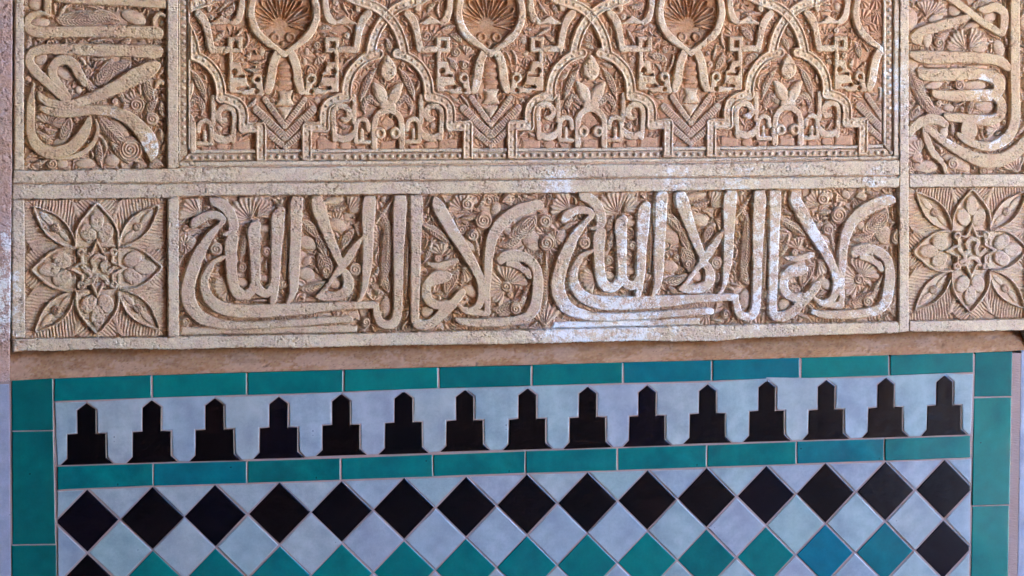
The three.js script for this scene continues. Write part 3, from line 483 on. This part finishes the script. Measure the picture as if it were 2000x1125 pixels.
for (const dx of axes) {
  for (const flip of [undefined, ax0]) {
    const o = { flip }, band = [...FOOT.map((a) => moved(a, dx, flip)), ...(flip ? OVER : CROSS).map((a) => moved(a, dx))];
    relief(arch, 'arch_band', draw(band, [], low), (d, x, y, s, w) => aTop(flip ? -0.8 * MM : -1.5 * MM)(d, x, y, s, w), 'archtop', { edge: 0.5, wear: 0.5, phase: dx * 500 });
    piece('rail', RAIL, slab(-1.4 * MM, 2.2 * MM, 1.8 * MM), 'archtop', dx, o);
    piece('knot', LINK, slab(-2 * MM, 2 * MM, 1.6 * MM), 'archtop', dx, o, LINKCUT);
    piece('rail', CHIP, slab(-2.2 * MM, 2.2 * MM, 1.8 * MM), 'archtop', dx, o);
    piece('rail', PIN, slab(-2.4 * MM, 2.2 * MM, 1.8 * MM), 'archtop', dx, o);
    piece('scroll', SPIRAL, slab(-3 * MM, 2.4 * MM, 2.2 * MM), 'archtop', dx, o);
    piece('small_arch', DOORLET, slab(-3 * MM, 2 * MM, 1.8 * MM), 'archtop', dx, o);
    piece('leaf', [pc(1126, 160, 1140, 163, 1152, 174, 1157, 188, 1158, 206, 1146, 204, 1134, 194, 1128, 178)], (d, x, y) => -5.5 * MM + 3 * MM * Math.min(1, d / (3 * MM)) + (d > 2.4 * MM && d < 4 * MM ? -0.9 * MM : 0) + grain(x, y, 0.7), 'archtop', dx, o);
    piece('leaf', [st(1103, 198, 1.5, 1110, 174, 7, 1121, 150, 7, 1134, 132, 1.5)], ribbed(-8.5 * MM, 3.4 * MM, 4.8 * MM, 1.2), 'leaf', dx, o); piece('leaf', [st(1113, 222, 1.5, 1110, 206, 6, 1120, 190, 7, 1134, 200, 6, 1142, 208, 1.5)], ribbed(-9 * MM, 3.2 * MM, 4.8 * MM, 1.2), 'leaf', dx, o);
    piece('scroll', [di(1140, 257, 11)], (d, x, y) => -4.5 * MM + 2.5 * MM * Math.min(1, d / (2 * MM)) - 3.5 * MM * sst(5.4 * MM, 6.4 * MM, d) + grain(x, y, 0.5), 'archtop', dx, o);
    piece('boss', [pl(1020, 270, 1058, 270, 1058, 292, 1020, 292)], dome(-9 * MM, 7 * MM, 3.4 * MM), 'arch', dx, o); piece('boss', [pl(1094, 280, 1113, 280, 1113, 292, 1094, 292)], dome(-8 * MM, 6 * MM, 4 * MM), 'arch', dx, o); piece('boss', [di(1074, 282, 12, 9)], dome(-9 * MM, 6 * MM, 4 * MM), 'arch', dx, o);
  }
  piece('small_arch', ARCHLET, slab(-2.6 * MM, 2.2 * MM, 1.8 * MM), 'archtop', dx);
  piece('bud', [pc(1155, 106, 1166, 118, 1173, 134, 1170, 148, 1160, 156, 1150, 156, 1140, 148, 1138, 134, 1145, 118)], (d, x, y) => -6 * MM + 3.6 * MM * Math.min(1, d / (4 * MM)) + grain(x, y, 1.1), 'archtop', dx);
  piece('bud', [pc(1155, 190, 1168, 196, 1172, 208, 1164, 218, 1155, 214, 1146, 218, 1138, 208, 1142, 196)], dome(-6.5 * MM, 6 * MM, 4 * MM), 'archtop', dx);
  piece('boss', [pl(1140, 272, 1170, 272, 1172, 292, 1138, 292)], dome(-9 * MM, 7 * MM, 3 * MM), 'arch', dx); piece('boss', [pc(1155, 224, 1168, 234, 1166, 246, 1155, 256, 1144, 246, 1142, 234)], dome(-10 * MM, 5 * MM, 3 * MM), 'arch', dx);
}
// shell niches, half way between the arches
const nx0 = P(962.5, 60)[0], nicheDX = [ax0 - axStep * 1.5 - nx0 + axStep * 0, 0, 0, 0];
for (const k of [-1, 0, 1, 2]) {
  const dx = ax0 + (k - 0.5) * axStep - nx0, m = (q) => moved(q, dx);
  const ringOut = pc(893, 20, 896, 46, 906, 68, 924, 86, 944, 98, 962, 112, 981, 98, 1001, 86, 1019, 68, 1029, 46, 1032, 20, 1024, -10, 1004, -34, 962, -44, 921, -34, 901, -10);
  const ringIn = pc(908, 20, 911, 42, 920, 60, 936, 76, 950, 88, 962.5, 96, 975, 88, 989, 76, 1005, 60, 1014, 42, 1017, 20, 1010, -8, 992, -26, 962, -34, 933, -26, 915, -8);
  relief(arch, 'medallion_ring', draw([m(ringOut)], [m(ringIn)], arClip), (d, x, y) => -0.6 * MM - 2 * MM * Math.pow(1 - clamp(d / (3 * MM), 0, 1), 2) + grain(x, y, 0.9), 'archtop', { edge: 0.5, phase: dx * 300 });
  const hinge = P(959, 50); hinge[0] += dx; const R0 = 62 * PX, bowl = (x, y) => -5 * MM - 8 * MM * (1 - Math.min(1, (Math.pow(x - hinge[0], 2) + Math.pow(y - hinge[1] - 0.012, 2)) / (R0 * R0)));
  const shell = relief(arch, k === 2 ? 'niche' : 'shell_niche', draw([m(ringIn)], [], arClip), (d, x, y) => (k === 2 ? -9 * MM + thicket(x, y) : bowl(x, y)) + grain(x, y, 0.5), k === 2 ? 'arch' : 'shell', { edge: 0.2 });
  const N = 11; for (let i = 0; i < N && k < 2; i++) {
    const a = (-14 + (208 / N) * (i + 0.5)) * rad, hw = 208 / N * rad * 0.47, r = (56 + 4 * Math.sin(a)) * PX, p = [[hinge[0] + 8 * PX * Math.cos(a), hinge[1] + 8 * PX * Math.sin(a)]];
    for (let t = -1; t <= 1.01; t += 0.25) { const q = r * (1 - 0.16 * t * t), b = a + hw * t; p.push([hinge[0] + q * Math.cos(b), hinge[1] + q * Math.sin(b)]); }
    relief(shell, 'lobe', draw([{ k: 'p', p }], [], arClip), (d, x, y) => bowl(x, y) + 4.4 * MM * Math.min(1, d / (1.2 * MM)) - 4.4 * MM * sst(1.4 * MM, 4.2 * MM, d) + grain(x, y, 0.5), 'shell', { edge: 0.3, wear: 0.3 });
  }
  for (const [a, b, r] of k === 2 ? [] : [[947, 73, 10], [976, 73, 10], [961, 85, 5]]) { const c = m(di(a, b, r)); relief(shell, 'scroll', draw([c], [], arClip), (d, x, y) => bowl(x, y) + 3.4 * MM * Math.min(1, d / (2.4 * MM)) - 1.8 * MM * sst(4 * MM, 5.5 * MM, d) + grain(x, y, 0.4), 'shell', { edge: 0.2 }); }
  const NECK = [st(950, 104, 8, 943, 120, 8.5, 939, 140, 8.5, 936, 160, 8.5, 931, 176, 7), st(976, 104, 8, 983, 120, 8.5, 987, 140, 8.5, 990, 160, 8.5, 995, 176, 7)];
  for (const q of NECK) relief(arch, 'rail', draw([m(q)], [], arClip), slab(-1.6 * MM, 2.6 * MM, 2 * MM, 0.9), 'archtop', { edge: 0.4, phase: dx * 200 });
  const column = relief(arch, 'colonnette', draw([m(pc(951, 172, 950.5, 146, 952, 126, 957, 118, 964, 116, 972, 118, 977, 126, 979, 146, 978.5, 172, 965, 174))], [], arClip), (d, x, y) => { const v = (y - hinge[1]) / PX; return -9.5 * MM + 5.5 * MM * Math.sqrt(1 - Math.pow(1 - clamp(d / (11 * MM), 0, 1), 2)) + 1.3 * MM * Math.sign(Math.sin(v * 0.42)) * Math.min(1, Math.abs(Math.sin(v * 0.42)) * 4) + grain(x, y, 0.6); }, 'arch', { edge: 0.3 });
  relief(arch, 'colonnette_base', draw([m(pl(949, 174, 981, 174, 976, 188, 983, 204, 946, 204, 953, 188))], [], arClip), dome(-8.5 * MM, 8 * MM, 5 * MM), 'archtop', { edge: 0.4 });
  relief(arch, 'pendant', draw([m(pl(946, 206, 982, 206, 964, 234))], [], arClip), dome(-9 * MM, 8 * MM, 5 * MM), 'archtop', { edge: 0.4 });
  for (const s of [-1, 1]) {
    const X = (v) => 963.5 + s * (v - 963.5), vee = [[sl(X(926), 192, 6, X(963), 243, 6), 'vee_band'], [sl(X(910), 212, 8, X(963), 264, 8), 'vee_band'], [sl(X(926), 252, 7, X(963), 284, 6), 'vee_band']];
    for (const [q, n] of vee) relief(arch, n, draw([m(q)], [], arClip), (d, x, y, S, w) => -6.5 * MM + 2.2 * MM * Math.min(1, d / (1.5 * MM)) + 0.9 * MM * Math.sin(S / (4 * MM) * 6.28) + grain(x, y, 0.5), 'leaf', { edge: 0.3 });
  }
}
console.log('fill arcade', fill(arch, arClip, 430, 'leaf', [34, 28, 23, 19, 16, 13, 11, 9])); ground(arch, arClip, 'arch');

// ------------------------------------------------------------------ the two rosettes
function rosette(label, cx, cy, clip, worn, sc) {
  const th = thing('rosette_panel', label, 'carved panel', [(clip[0] + clip[2]) / 2, clip[1], 0], 'square rosette panels at the ends of the inscription');
  const [X, Y] = P(cx, cy), K = sc, q = (x, y) => [X + x * K, Y + y * K], poly = (...a) => ({ k: 'p', p: chunk(a, 2).map(([x, y]) => q(x, y)) });
  const turnp = (pts, a) => pts.map(([x, y]) => { const c = Math.cos(a), s = Math.sin(a); return q(x * c - y * s, x * s + y * c); });
  const petals = [], kk = worn ? 0.8 : 1.15, gk = worn ? 1.3 : 0.7, ed = worn ? 0.7 : 0.35;
  const rim = (z, a) => (d, x, y) => {
    let h = z - 0.9 * MM * Math.pow(1 - clamp(d / (1.2 * MM), 0, 1), 2) - 6.4 * MM * kk * sst(3.2 * MM, 4.4 * MM, d);
    if (a !== undefined && (x - X) * Math.cos(a) + (y - Y) * Math.sin(a) < 43 * K) h = Math.min(h, -6.4 * MM * kk);
    return h + grain(x, y, gk);
  };
  for (let i = 0; i < 4; i++) {
    const a = i * Math.PI / 2;
    const lens = smooth(chunk([36, 38, 54, 39, 70, 36, 85, 28, 99, 16, 114, 0, 99, -16, 85, -28, 70, -36, 54, -39, 36, -38], 2), false, 4);
    petals.push({ k: 'p', p: turnp(lens.map(([u, v]) => [u * 0.99 - 0.5, v * 0.93]), a) }); const pet = relief(th, 'petal', draw([{ k: 'p', p: turnp(lens, a) }], [], clip), rim(-0.6 * MM, a), 'top', { edge: ed });
    const tre = [[82, 0, 20, 13], [61, 15, 18, 14], [61, -15, 18, 14]];
    for (const [u, v, r, s] of tre) { const c = turnp([[u, v]], a)[0]; relief(pet, 'leaf', draw([{ k: 'd', c, r: r * K, ry: s * K, rot: a + (v > 0 ? 0.5 : v < 0 ? -0.5 : 0) }], [], clip), (d, x, y) => -6.4 * MM * kk - 0.5 * MM + 4.2 * MM * kk * Math.sqrt(1 - Math.pow(1 - clamp(d / (4 * MM), 0, 1), 2)) + grain(x, y, gk) - (v ? 0.3 * MM : 0), 'top', { edge: ed }); }
    const diag = smooth(chunk([52, 3, 70, 13, 90, 19, 110, 19, 130, 13, 153, 0, 130, -13, 110, -19, 90, -19, 70, -13, 52, -3], 2), false, 4);
    const b = a + Math.PI / 4; petals.push({ k: 'p', p: turnp(diag.map(([u, v]) => [u * 0.98 + 1.5, v * 0.85]), b) }); const dp = relief(th, 'petal', draw([{ k: 'p', p: turnp(diag, b) }], [], clip), (d, x, y) => rim(-1.4 * MM)(d * 1.25, x, y), 'top', { edge: ed });
    if (dp) { const c = turnp([[100, 0]], b)[0], e = turnp([[78, 0]], b)[0]; relief(dp, 'boss', draw([{ k: 'd', c: turnp([[122, 0]], b)[0], r: 16 * K, ry: 6 * K, rot: b }], [], clip), dome(-7 * MM * kk - 0.6 * MM, 4 * MM, 2 * MM), 'top', { edge: ed }); relief(dp, 'boss', draw([{ k: 'd', c: e, r: 14 * K, ry: 5 * K, rot: b }], [], clip), dome(-7 * MM * kk - 0.6 * MM, 4 * MM, 2 * MM), 'top', { edge: ed }); relief(dp, 'leaf', draw([{ k: 'd', c, r: 9 * K, ry: 8 * K, rot: b }], [], clip), fanned(-6.5 * MM * kk, 1.6 * MM, c[0], c[1], 14), 'leaf', { edge: ed }); }
  }
  // feathered leaves behind the petals, eight of them, notched where their tips meet the frame
  for (let i = 0; i < 8; i++) {
    const c1 = i * Math.PI / 4, c2 = c1 + Math.PI / 4, far = (t) => { const a = mix(c1, c2, t), r = 127 / Math.max(Math.abs(Math.cos(a)), Math.abs(Math.sin(a))); return [r * Math.cos(a), r * Math.sin(a)]; };
    const nt = i % 2 ? 0.62 : 0.38, ntA = mix(c1, c2, nt), nr = 112 / Math.max(Math.abs(Math.cos(ntA)), Math.abs(Math.sin(ntA)));
    const pts = [[20 * Math.cos(c1), 20 * Math.sin(c1)], far(0), far(nt - 0.22), far(nt - 0.12).map((v) => v * 0.97), [nr * Math.cos(ntA), nr * Math.sin(ntA)], far(nt + 0.12).map((v) => v * 0.97), far(nt + 0.22), far(1), [20 * Math.cos(c2), 20 * Math.sin(c2)]];
    const mid = i % 2 ? c1 + Math.PI / 8 * 1.15 : c1 + Math.PI / 8 * 0.85, cm = Math.cos(mid), sm = Math.sin(mid);
    relief(th, 'feather_leaf', draw([{ k: 'p', p: pts.map(([x, y]) => q(x, y)) }], petals, clip), (d, x, y) => {
      const u = (x - X) * cm + (y - Y) * sm, v = -(x - X) * sm + (y - Y) * cm, spread = Math.abs(v) / Math.max(u, 0.02), w = sst(0.01, 0.05, spread);
      const ph = (u * 0.75 + Math.abs(v) * 1.5) / (8.4 * MM) * 6.2832, eye = Math.hypot(((u + 60) % (17 * MM)) - 8.5 * MM, Math.abs(v) - 5.5 * MM) / (2.3 * MM);
      return -6.6 * MM + kk * (1.4 * MM * Math.sin(ph + 2.2 * noise(x * 90, y * 90)) * w * (0.6 + 0.8 * Math.abs(noise(x * 70, y * 70 + 5))) + 1.3 * MM * (1 - w)) + (eye < 1 ? kk * 1.2 * MM * Math.sin(eye * 6.2) : 0) + grain(x, y, gk * 0.6);
    }, 'leaf', { edge: ed * 0.6 });
  }
  // the interlaced star in the middle
  const star = []; for (let i = 0; i < 16; i++) { const a = (i / 16) * 6.28319, r = i % 4 === 0 ? 53 : i % 2 ? 31 : 42; star.push(q(r * Math.cos(a), r * Math.sin(a))); }
  const inner = star.map(([x, y]) => [X + (x - X) * 0.8, Y + (y - Y) * 0.8]), core = relief(th, 'star', draw([{ k: 'p', p: star }], [], clip), (d, x, y) => (d < 4.2 * MM ? -0.5 * MM - 0.9 * MM * Math.pow(1 - clamp(d / (1.2 * MM), 0, 1), 2) : -5.4 * MM * kk) + grain(x, y, gk), 'top', { edge: ed });
  const w3 = (...a) => ({ k: 's', p: smooth(chunk(a, 2).map(([x, y]) => [...q(x, y), 4.3 * K])) });
  for (const s of [w3(-25, 5, -15, -6, -5, 1, -9, 14, 1, 22, 13, 15, 8, 3, 17, -7, 26, 1), w3(-10, -25, -3, -13, 9, -15, 18, -26), w3(-20, -20, -12, -16, -14, -4)]) relief(core, 'knot', draw([s], [], clip), slab(-1.2 * MM, 1.6 * MM, 1.6 * MM, gk), 'top', { edge: ed });
  for (let i = 0; i < 4; i++) { const a = i * Math.PI / 2 + Math.PI / 4, c = q(40 * Math.cos(a), 40 * Math.sin(a)); relief(th, 'boss', draw([{ k: 'd', c, r: 7.5 * K, ry: 7.5 * K, rot: 0 }], [], clip), (d, x, y) => -0.2 * MM - 0.8 * MM * Math.pow(1 - clamp(d / (1.4 * MM), 0, 1), 2) - 3 * MM * sst(4.2 * MM, 5 * MM, d) + grain(x, y, gk), 'top', { edge: ed }); }
  ground(th, clip);
}
const rlClip = rect(50, 389, 327.5, 659), rrClip = rect(1775.5, 366, 2014, 625);
const kR = (P(1898, 489)[0] - P(1785, 489)[0]) / 113, kL = (P(318, 525)[0] - P(62, 525)[0]) / 226;
console.log('rosette scales', kR, kL);
rosette('eroded square rosette of eight petals, left of the inscription', 190, 525, rlClip, true, kL);
rosette('crisp square rosette of eight petals, right of the inscription', 1898, 490, rrClip, false, kR);

// ------------------------------------------------------------------ the cove between plaster and tiles
{
  const cove = thing('cove_moulding', 'smooth brown plaster cove running between carved plaster and teal tiles', 'moulding', [...P(1000, 710), 0]);
  const lin2 = (t, x) => { let k = 0; while (k + 2 < t.length - 1 && x > t[k + 2]) k += 2; return mix(t[k + 1], t[k + 3], clamp((x - t[k]) / (t[k + 2] - t[k]), -1, 2)); };
  const topL = [-14, 684, 350, 677, 850, 668, 1400, 660, 1775, 644, 2014, 640], botL = [-14, 746, 105, 739, 483, 727, 857, 717, 1217, 708, 1564, 699, 1903, 689, 2014, 684];
  const cols = 700, rows = 26, pos = [], col = [], idx = [];
  for (let r = 0; r <= rows; r++) for (let c = 0; c <= cols; c++) {
    const px = mix(20, 2014, c / cols), t = r / rows, [x, y] = P(px, mix(lin2(topL, px), lin2(botL, px), t)), n = noise(x * 30, y * 60) * 0.8 + noise(x * 130, y * 160) * 0.5 + noise(x * 420, y * 420) * 0.45 - 3 * sst(0.32, 0.5, noise(x * 75 + 4, y * 110)) - 1.6 * sst(0.07, 0.03, Math.abs(noise(x * 26 + 2, y * 70)) + 0.5 * Math.abs(noise(x * 11, y * 16 + 3)));
    pos.push(x, y, (-37 + 34 * (1 - Math.pow(1 - t, 2.2)) + 0.6 * n) * MM); colour('cove', x, y, col, col.length);
  }
  for (let r = 0; r < rows; r++) for (let c = 0; c < cols; c++) { const a = r * (cols + 1) + c, b = a + cols + 1; idx.push(a, b, a + 1, a + 1, b, b + 1); }
  const g = new THREE.BufferGeometry(); g.setAttribute('position', new THREE.Float32BufferAttribute(pos, 3)); g.setAttribute('color', new THREE.Float32BufferAttribute(col, 3)); g.setIndex(idx); g.computeVertexNormals(); totalTris += idx.length / 3;
  add('cove', g, stucco, cove);
}

// ------------------------------------------------------------------ the tile dado
const tileZ = -0.004;
const PT = (x, y) => P(x, y, tileZ);
const dado = thing('tile_dado', 'glazed tile dado with teal border, black stepped merlons and squares in a lattice', 'tile panel', [...PT(1000, 1125), 0]);
function mottle(kind) {
  const n = 512, d = new Uint8Array(n * n * 4);
  for (let j = 0; j < n; j++) for (let i = 0; i < n; i++) {
    const per = (f, o) => { const u = i / n * f, v = j / n * f, k = (a, b) => noise(a + o, b + o), s = i / n, t = j / n; return mix(mix(k(u, v), k(u - f, v), s), mix(k(u, v - f), k(u - f, v - f), s), t); };
    const a = per(7, 3), b = per(19, 41), c = per(60, 7), e = (i * j) % 7 ? rnd() - 0.5 : 0, o = (j * n + i) * 4; let v;
    if (kind === 'glaze') { v = 222 + 42 * a + 26 * b + 12 * c + 20 * e - 120 * sst(0.50, 0.58, c + 0.25 * b); d[o] = clamp(v + 8 * b, 0, 255); d[o + 1] = clamp(v, 0, 255); d[o + 2] = clamp(v - 10 * a, 0, 255); }
    else { v = 128 + 90 * a + 40 * b + (kind === 'rough' ? 50 * c + 40 * e : 8 * c); d[o] = d[o + 1] = d[o + 2] = clamp(v, 0, 255); }
    d[o + 3] = 255;
  }
  const t = new THREE.DataTexture(d, n, n); t.wrapS = t.wrapT = THREE.RepeatWrapping; t.magFilter = THREE.LinearFilter; t.minFilter = THREE.LinearMipmapLinearFilter; t.generateMipmaps = true; t.repeat.set(3.1, 3.1);
  if (kind === 'glaze') t.colorSpace = THREE.SRGBColorSpace; t.needsUpdate = true; return t;
}
const glazeMap = mottle('glaze'), waveMap = mottle('wave'), roughMap = mottle('rough');
const glaze = (r, g, b) => { const m = new THREE.MeshPhysicalMaterial({ roughness: 0.16, map: glazeMap, bumpMap: waveMap, bumpScale: 0.0008 }); m.color.setRGB(...lin(r, g, b)); return m; };
const TEAL = [[0, 130, 126], [0, 138, 130], [4, 124, 134], [0, 122, 120], [0, 131, 129]].map((c) => glaze(...c)), DEEP = [[0, 116, 112], [0, 124, 116]].map((c) => glaze(...c)), BLUE = glaze(4, 122, 144);
const PALE = [[176, 200, 204], [178, 197, 208], [172, 200, 200], [186, 201, 204], [182, 195, 207]].map((c) => glaze(...c)), JET = [[11, 9, 18], [14, 12, 26], [18, 11, 16], [11, 11, 20]].map((c) => glaze(...c));
const mortar = new THREE.MeshStandardMaterial({ roughness: 0.95, bumpMap: roughMap, bumpScale: 0.002 }); mortar.color.setRGB(...lin(168, 146, 138));
const pick = (a) => a[Math.floor(rnd() * a.length)];
const area = (p) => p.reduce((s, a, i) => { const b = p[(i + 1) % p.length]; return s + a[0] * b[1] - b[0] * a[1]; }, 0) / 2;
function inset(p, d) {
  if (area(p) < 0) p = [...p].reverse();
  return p.map((b, i) => {
    const a = p[(i + p.length - 1) % p.length], c = p[(i + 1) % p.length], u = [b[0] - a[0], b[1] - a[1]], v = [c[0] - b[0], c[1] - b[1]], lu = Math.hypot(...u), lv = Math.hypot(...v);
    const n1 = [-u[1] / lu, u[0] / lu], n2 = [-v[1] / lv, v[0] / lv], k = d / Math.max(0.35, 1 + n1[0] * n2[0] + n1[1] * n2[1]);
    return [b[0] + (n1[0] + n2[0]) * k, b[1] + (n1[1] + n2[1]) * k];
  });
}
function tile(name, pts, mat, gap = 1.1 * MM, jit = 0.35 * MM) { gap *= rr(0.8, 1.35); jit *= 1.3;       // pts in wall metres; a slab of glazed clay with eased edges, set a little uneven
  const p = inset(pts, gap).map(([x, y]) => [x + rr(-jit, jit), y + rr(-jit, jit)]), s = new THREE.Shape(p.map(([x, y]) => new THREE.Vector2(x, y)));
  const g = new THREE.ExtrudeGeometry(s, { depth: 6 * MM, bevelEnabled: true, bevelThickness: 0.9 * MM, bevelSize: 1.5 * MM, bevelOffset: -1.5 * MM, bevelSegments: 4, steps: 1 });
  const cx = p.reduce((q, v) => q + v[0], 0) / p.length, cy = p.reduce((q, v) => q + v[1], 0) / p.length, a = rr(-1, 1) * 0.011, b = rr(-1, 1) * 0.011, dz = rr(-0.5, 0.4) * MM, v = g.attributes.position;
  for (let i = 0; i < v.count; i++) v.setZ(i, v.getZ(i) - 6.9 * MM + tileZ + dz + (v.getX(i) - cx) * a + (v.getY(i) - cy) * b);
  g.computeVertexNormals();
  return add(name, g, mat, dado);
}
const px4 = (a) => chunk(a, 2).map(([x, y]) => PT(x, y));
{
  const a = PT(-16, 1140), b = PT(2016, 1140), t = PT(1000, 700);
  add('mortar_bed', box(a[0], b[0], PT(2016, 1150)[1], PT(20, 742)[1], -0.02, tileZ - 1.3 * MM), mortar, dado);
  add('mortar_bed', box(PT(106, 730)[0], b[0], PT(20, 742)[1], PT(106, 741)[1] + 0.002, -0.02, tileZ - 1.32 * MM), mortar, dado);
  const bx = [105, 297, 483, 671, 857, 1039, 1217, 1391, 1564, 1737, 1903], bt = [738, 731, 726, 721, 715.5, 711, 706, 702, 697, 691.5, 687], bb = [785, 779, 772.5, 767, 760.5, 755, 750, 745, 740, 735, 729];
  for (let i = 0; i < 10; i++) tile('border_tile', px4([bx[i], bt[i], bx[i + 1], bt[i + 1], bx[i + 1], bb[i + 1], bx[i], bb[i]]), i === 6 ? TEAL[2] : pick(TEAL), 1.3 * MM);
  const cx = [111, 300, 483, 666, 846, 1027, 1206, 1381, 1556, 1728, 1897], ct = [910, 905, 900, 893.5, 887, 880.5, 874.5, 868.5, 862, 856, 850], cb = [957, 950, 945, 938.5, 932, 925.5, 919.5, 913.5, 907, 901, 894.5];
  for (let i = 0; i < 10; i++) tile('border_tile', px4([cx[i], ct[i], cx[i + 1], ct[i + 1], cx[i + 1], cb[i + 1], cx[i], cb[i]]), i === 9 ? TEAL[4] : pick(TEAL), 1 * MM);
  for (const [y0, y1, y0b, y1b] of [[742, 842, 738, 841], [842, 1065, 841, 1064], [1065, 1145, 1064, 1145]]) tile('border_tile', px4([22, y0, mix(104, 111, (y0 - 740) / 330), y0b, mix(104, 110, (y1 - 740) / 330), y1b, 23, y1]), pick(DEEP), 0.9 * MM);
  for (const [y0, y1] of [[687, 776], [776, 988], [988, 1145]]) tile('border_tile', px4([mix(1904, 1896, (y0 - 690) / 400), y0 + 0.5, mix(1979, 1971, (y0 - 690) / 400), y0 - 1.5, mix(1979, 1971, (y1 - 690) / 400), y1 - 1.5, mix(1904, 1896, (y1 - 690) / 400), y1]), y0 < 700 ? TEAL[3] : TEAL[1], 1 * MM);
  // merlons and the white pieces between them
  const ax = [169.5, 297, 420, 545, 667, 789, 909, 1031, 1149, 1265, 1383, 1499, 1615, 1731, 1846], ay = [787, 781, 777, 774.5, 769, 763.5, 760.5, 757.5, 754.5, 752, 749.5, 742, 741, 737, 732], by = [907.5, 904.5, 901, 896, 890.5, 887, 882, 879, 876, 872, 866.5, 863, 859, 855, 851];
  const sil = (i) => {                                                // left half of a merlon, apex to foot, as offsets scaled from the first one
    const k = (PT(421, 1000)[0] - PT(171, 1000)[0]) / 250, s = 1, h = (PT(ax[i], ay[i])[1] - PT(ax[i], by[i])[1]), H0 = 120 * k, f = h / H0, u = k * s, A = PT(ax[i], ay[i]);
    return [[0, 0], [19, 14], [19, 59], [38, 60], [38.5, 107], [52, 120]].map(([x, y]) => [A[0], A[1], x * u, -y * k * f]);
  };
  const leftSide = (i) => sil(i).map(([X, Y, x, y]) => [X - x, Y + y]), rightSide = (i) => sil(i).map(([X, Y, x, y]) => [X + x, Y + y]);
  for (let i = 0; i < 15; i++) tile('merlon_tile', [...leftSide(i), ...rightSide(i).slice(1).reverse()], pick(JET), 0.5 * MM, 0.3 * MM);
  const yTop = (x) => { let k = 0; while (k < 9 && x > bx[k + 1]) k++; return mix(bb[k], bb[k + 1], (x - bx[k]) / (bx[k + 1] - bx[k])); };
  for (let i = 0; i <= 15; i++) {
    const L0 = i > 0 ? rightSide(i - 1) : null, R0 = i < 15 ? leftSide(i) : null, xa = i > 0 ? ax[i - 1] : 106, xb = i < 15 ? ax[i] : 1902;
    const left = L0 ?? [PT(107, 786), PT(111, 909)], right = R0 ?? [PT(1902, 730), PT(1897, 849)];
    const pts = [PT(xa, yTop(xa) + 0.5), PT(xb, yTop(xb) + 0.5), ...(R0 ? right : right.slice(1)), ...[...(L0 ? left : left.slice(1))].reverse()];
    tile('white_tile', pts, pick(PALE), 1 * MM, 0.2 * MM);
  }
  // the lattice of squares set on their corners
  const dx = [171, 299, 421, 547, 668, 790, 911, 1030, 1148, 1265, 1381, 1497, 1613, 1730, 1845], dy = [1017, 1011.5, 1007, 1002, 999, 993, 990, 984.5, 981, 976.5, 972, 967, 962.5, 959, 955];
  const nodes = dx.map((x, i) => PT(x, dy[i])), stepX = (nodes[14][0] - nodes[0][0]) / 14, stepY = stepX * 0.99;
  const node = (u, v) => { const a = clamp(Math.floor(u), 0, 13), t = u - a, p = nodes[a], q = nodes[a + 1]; return [mix(p[0], q[0], t), mix(p[1], q[1], t) - v * stepY]; };
  const xl = PT(111, 1000)[0], xr = PT(1896, 1000)[0], hx = stepX / 2, hy = stepY / 2;
  const clipX = (p, x, keepRight) => { const o = []; for (let i = 0; i < p.length; i++) { const a = p[i], b = p[(i + 1) % p.length], ia = keepRight ? a[0] >= x : a[0] <= x, ib = keepRight ? b[0] >= x : b[0] <= x; if (ia) o.push(a); if (ia !== ib) { const t = (x - a[0]) / (b[0] - a[0]); o.push([x, mix(a[1], b[1], t)]); } } return o; };
  const yCut = (x) => { let k = 0; const X = cx.map((v, i) => PT(v, cb[i])); while (k < 9 && x > X[k + 1][0]) k++; return mix(X[k][1], X[k + 1][1], (x - X[k][0]) / (X[k + 1][0] - X[k][0])); };
  const square = (u, v, mat, top) => {
    const [x, y] = node(u, v); let p = [[x, y + hy], [x + hx, y], [x, y - hy], [x - hx, y]];
    if (top) p = [[x + hx * 0.97, Math.min(yCut(x + hx), y + hy)], [x, y - hy], [x - hx * 0.97, Math.min(yCut(x - hx), y + hy)]].map((q, i) => (i === 1 ? q : [x + (i ? -1 : 1) * (q[1] - (y - hy)) / hy * hx * 0.98, q[1] - 0.6 * MM]));
    p = clipX(clipX(p, xl, true), xr, false);
    if (p.length > 2 && Math.abs(area(p)) > 4e-5) tile('square_tile', p, mat, 1.25 * MM, 0.25 * MM);
  };
  for (let i = 0; i < 15; i++) { square(i, 0, pick(JET)); square(i, 1, i === 0 || i === 14 ? pick(JET) : i === 12 ? BLUE : pick(TEAL)); }
  for (let i = -1; i < 15; i++) { square(i + 0.5, -0.5, pick(PALE), true); square(i + 0.5, 0.5, pick(PALE)); square(i + 0.5, 1.5, pick(PALE)); }
}
const slabMat = new THREE.MeshPhysicalMaterial({ roughness: 0.45, map: glazeMap, bumpMap: roughMap, bumpScale: 0.0012 }); slabMat.color.setRGB(...lin(178, 188, 208));
for (const [x0, x1, lab] of [[-14, 18.5, 'pale lilac-white slab left of the left teal border'], [1987, 2014, 'pale blue-white slab right of the right teal border']]) {
  const a = PT(x0, 1146), b = PT(x1, x0 < 0 ? 750 : 684), t = thing('wall_slab', lab, 'wall slab', [(a[0] + b[0]) / 2, a[1], 0]);
  const s = new THREE.Shape([[a[0], a[1]], [b[0], a[1]], [b[0], b[1]], [a[0], b[1]]].map((q) => new THREE.Vector2(...q))), g = new THREE.ExtrudeGeometry(s, { depth: 0.012, bevelEnabled: true, bevelThickness: 0.0015, bevelSize: 0.0015, bevelOffset: -0.0015, bevelSegments: 3 });
  g.translate(0, 0, -0.0182); add('slab', g, slabMat, t);
}

console.log('triangles', totalTris);
renderer.render(scene, camera);
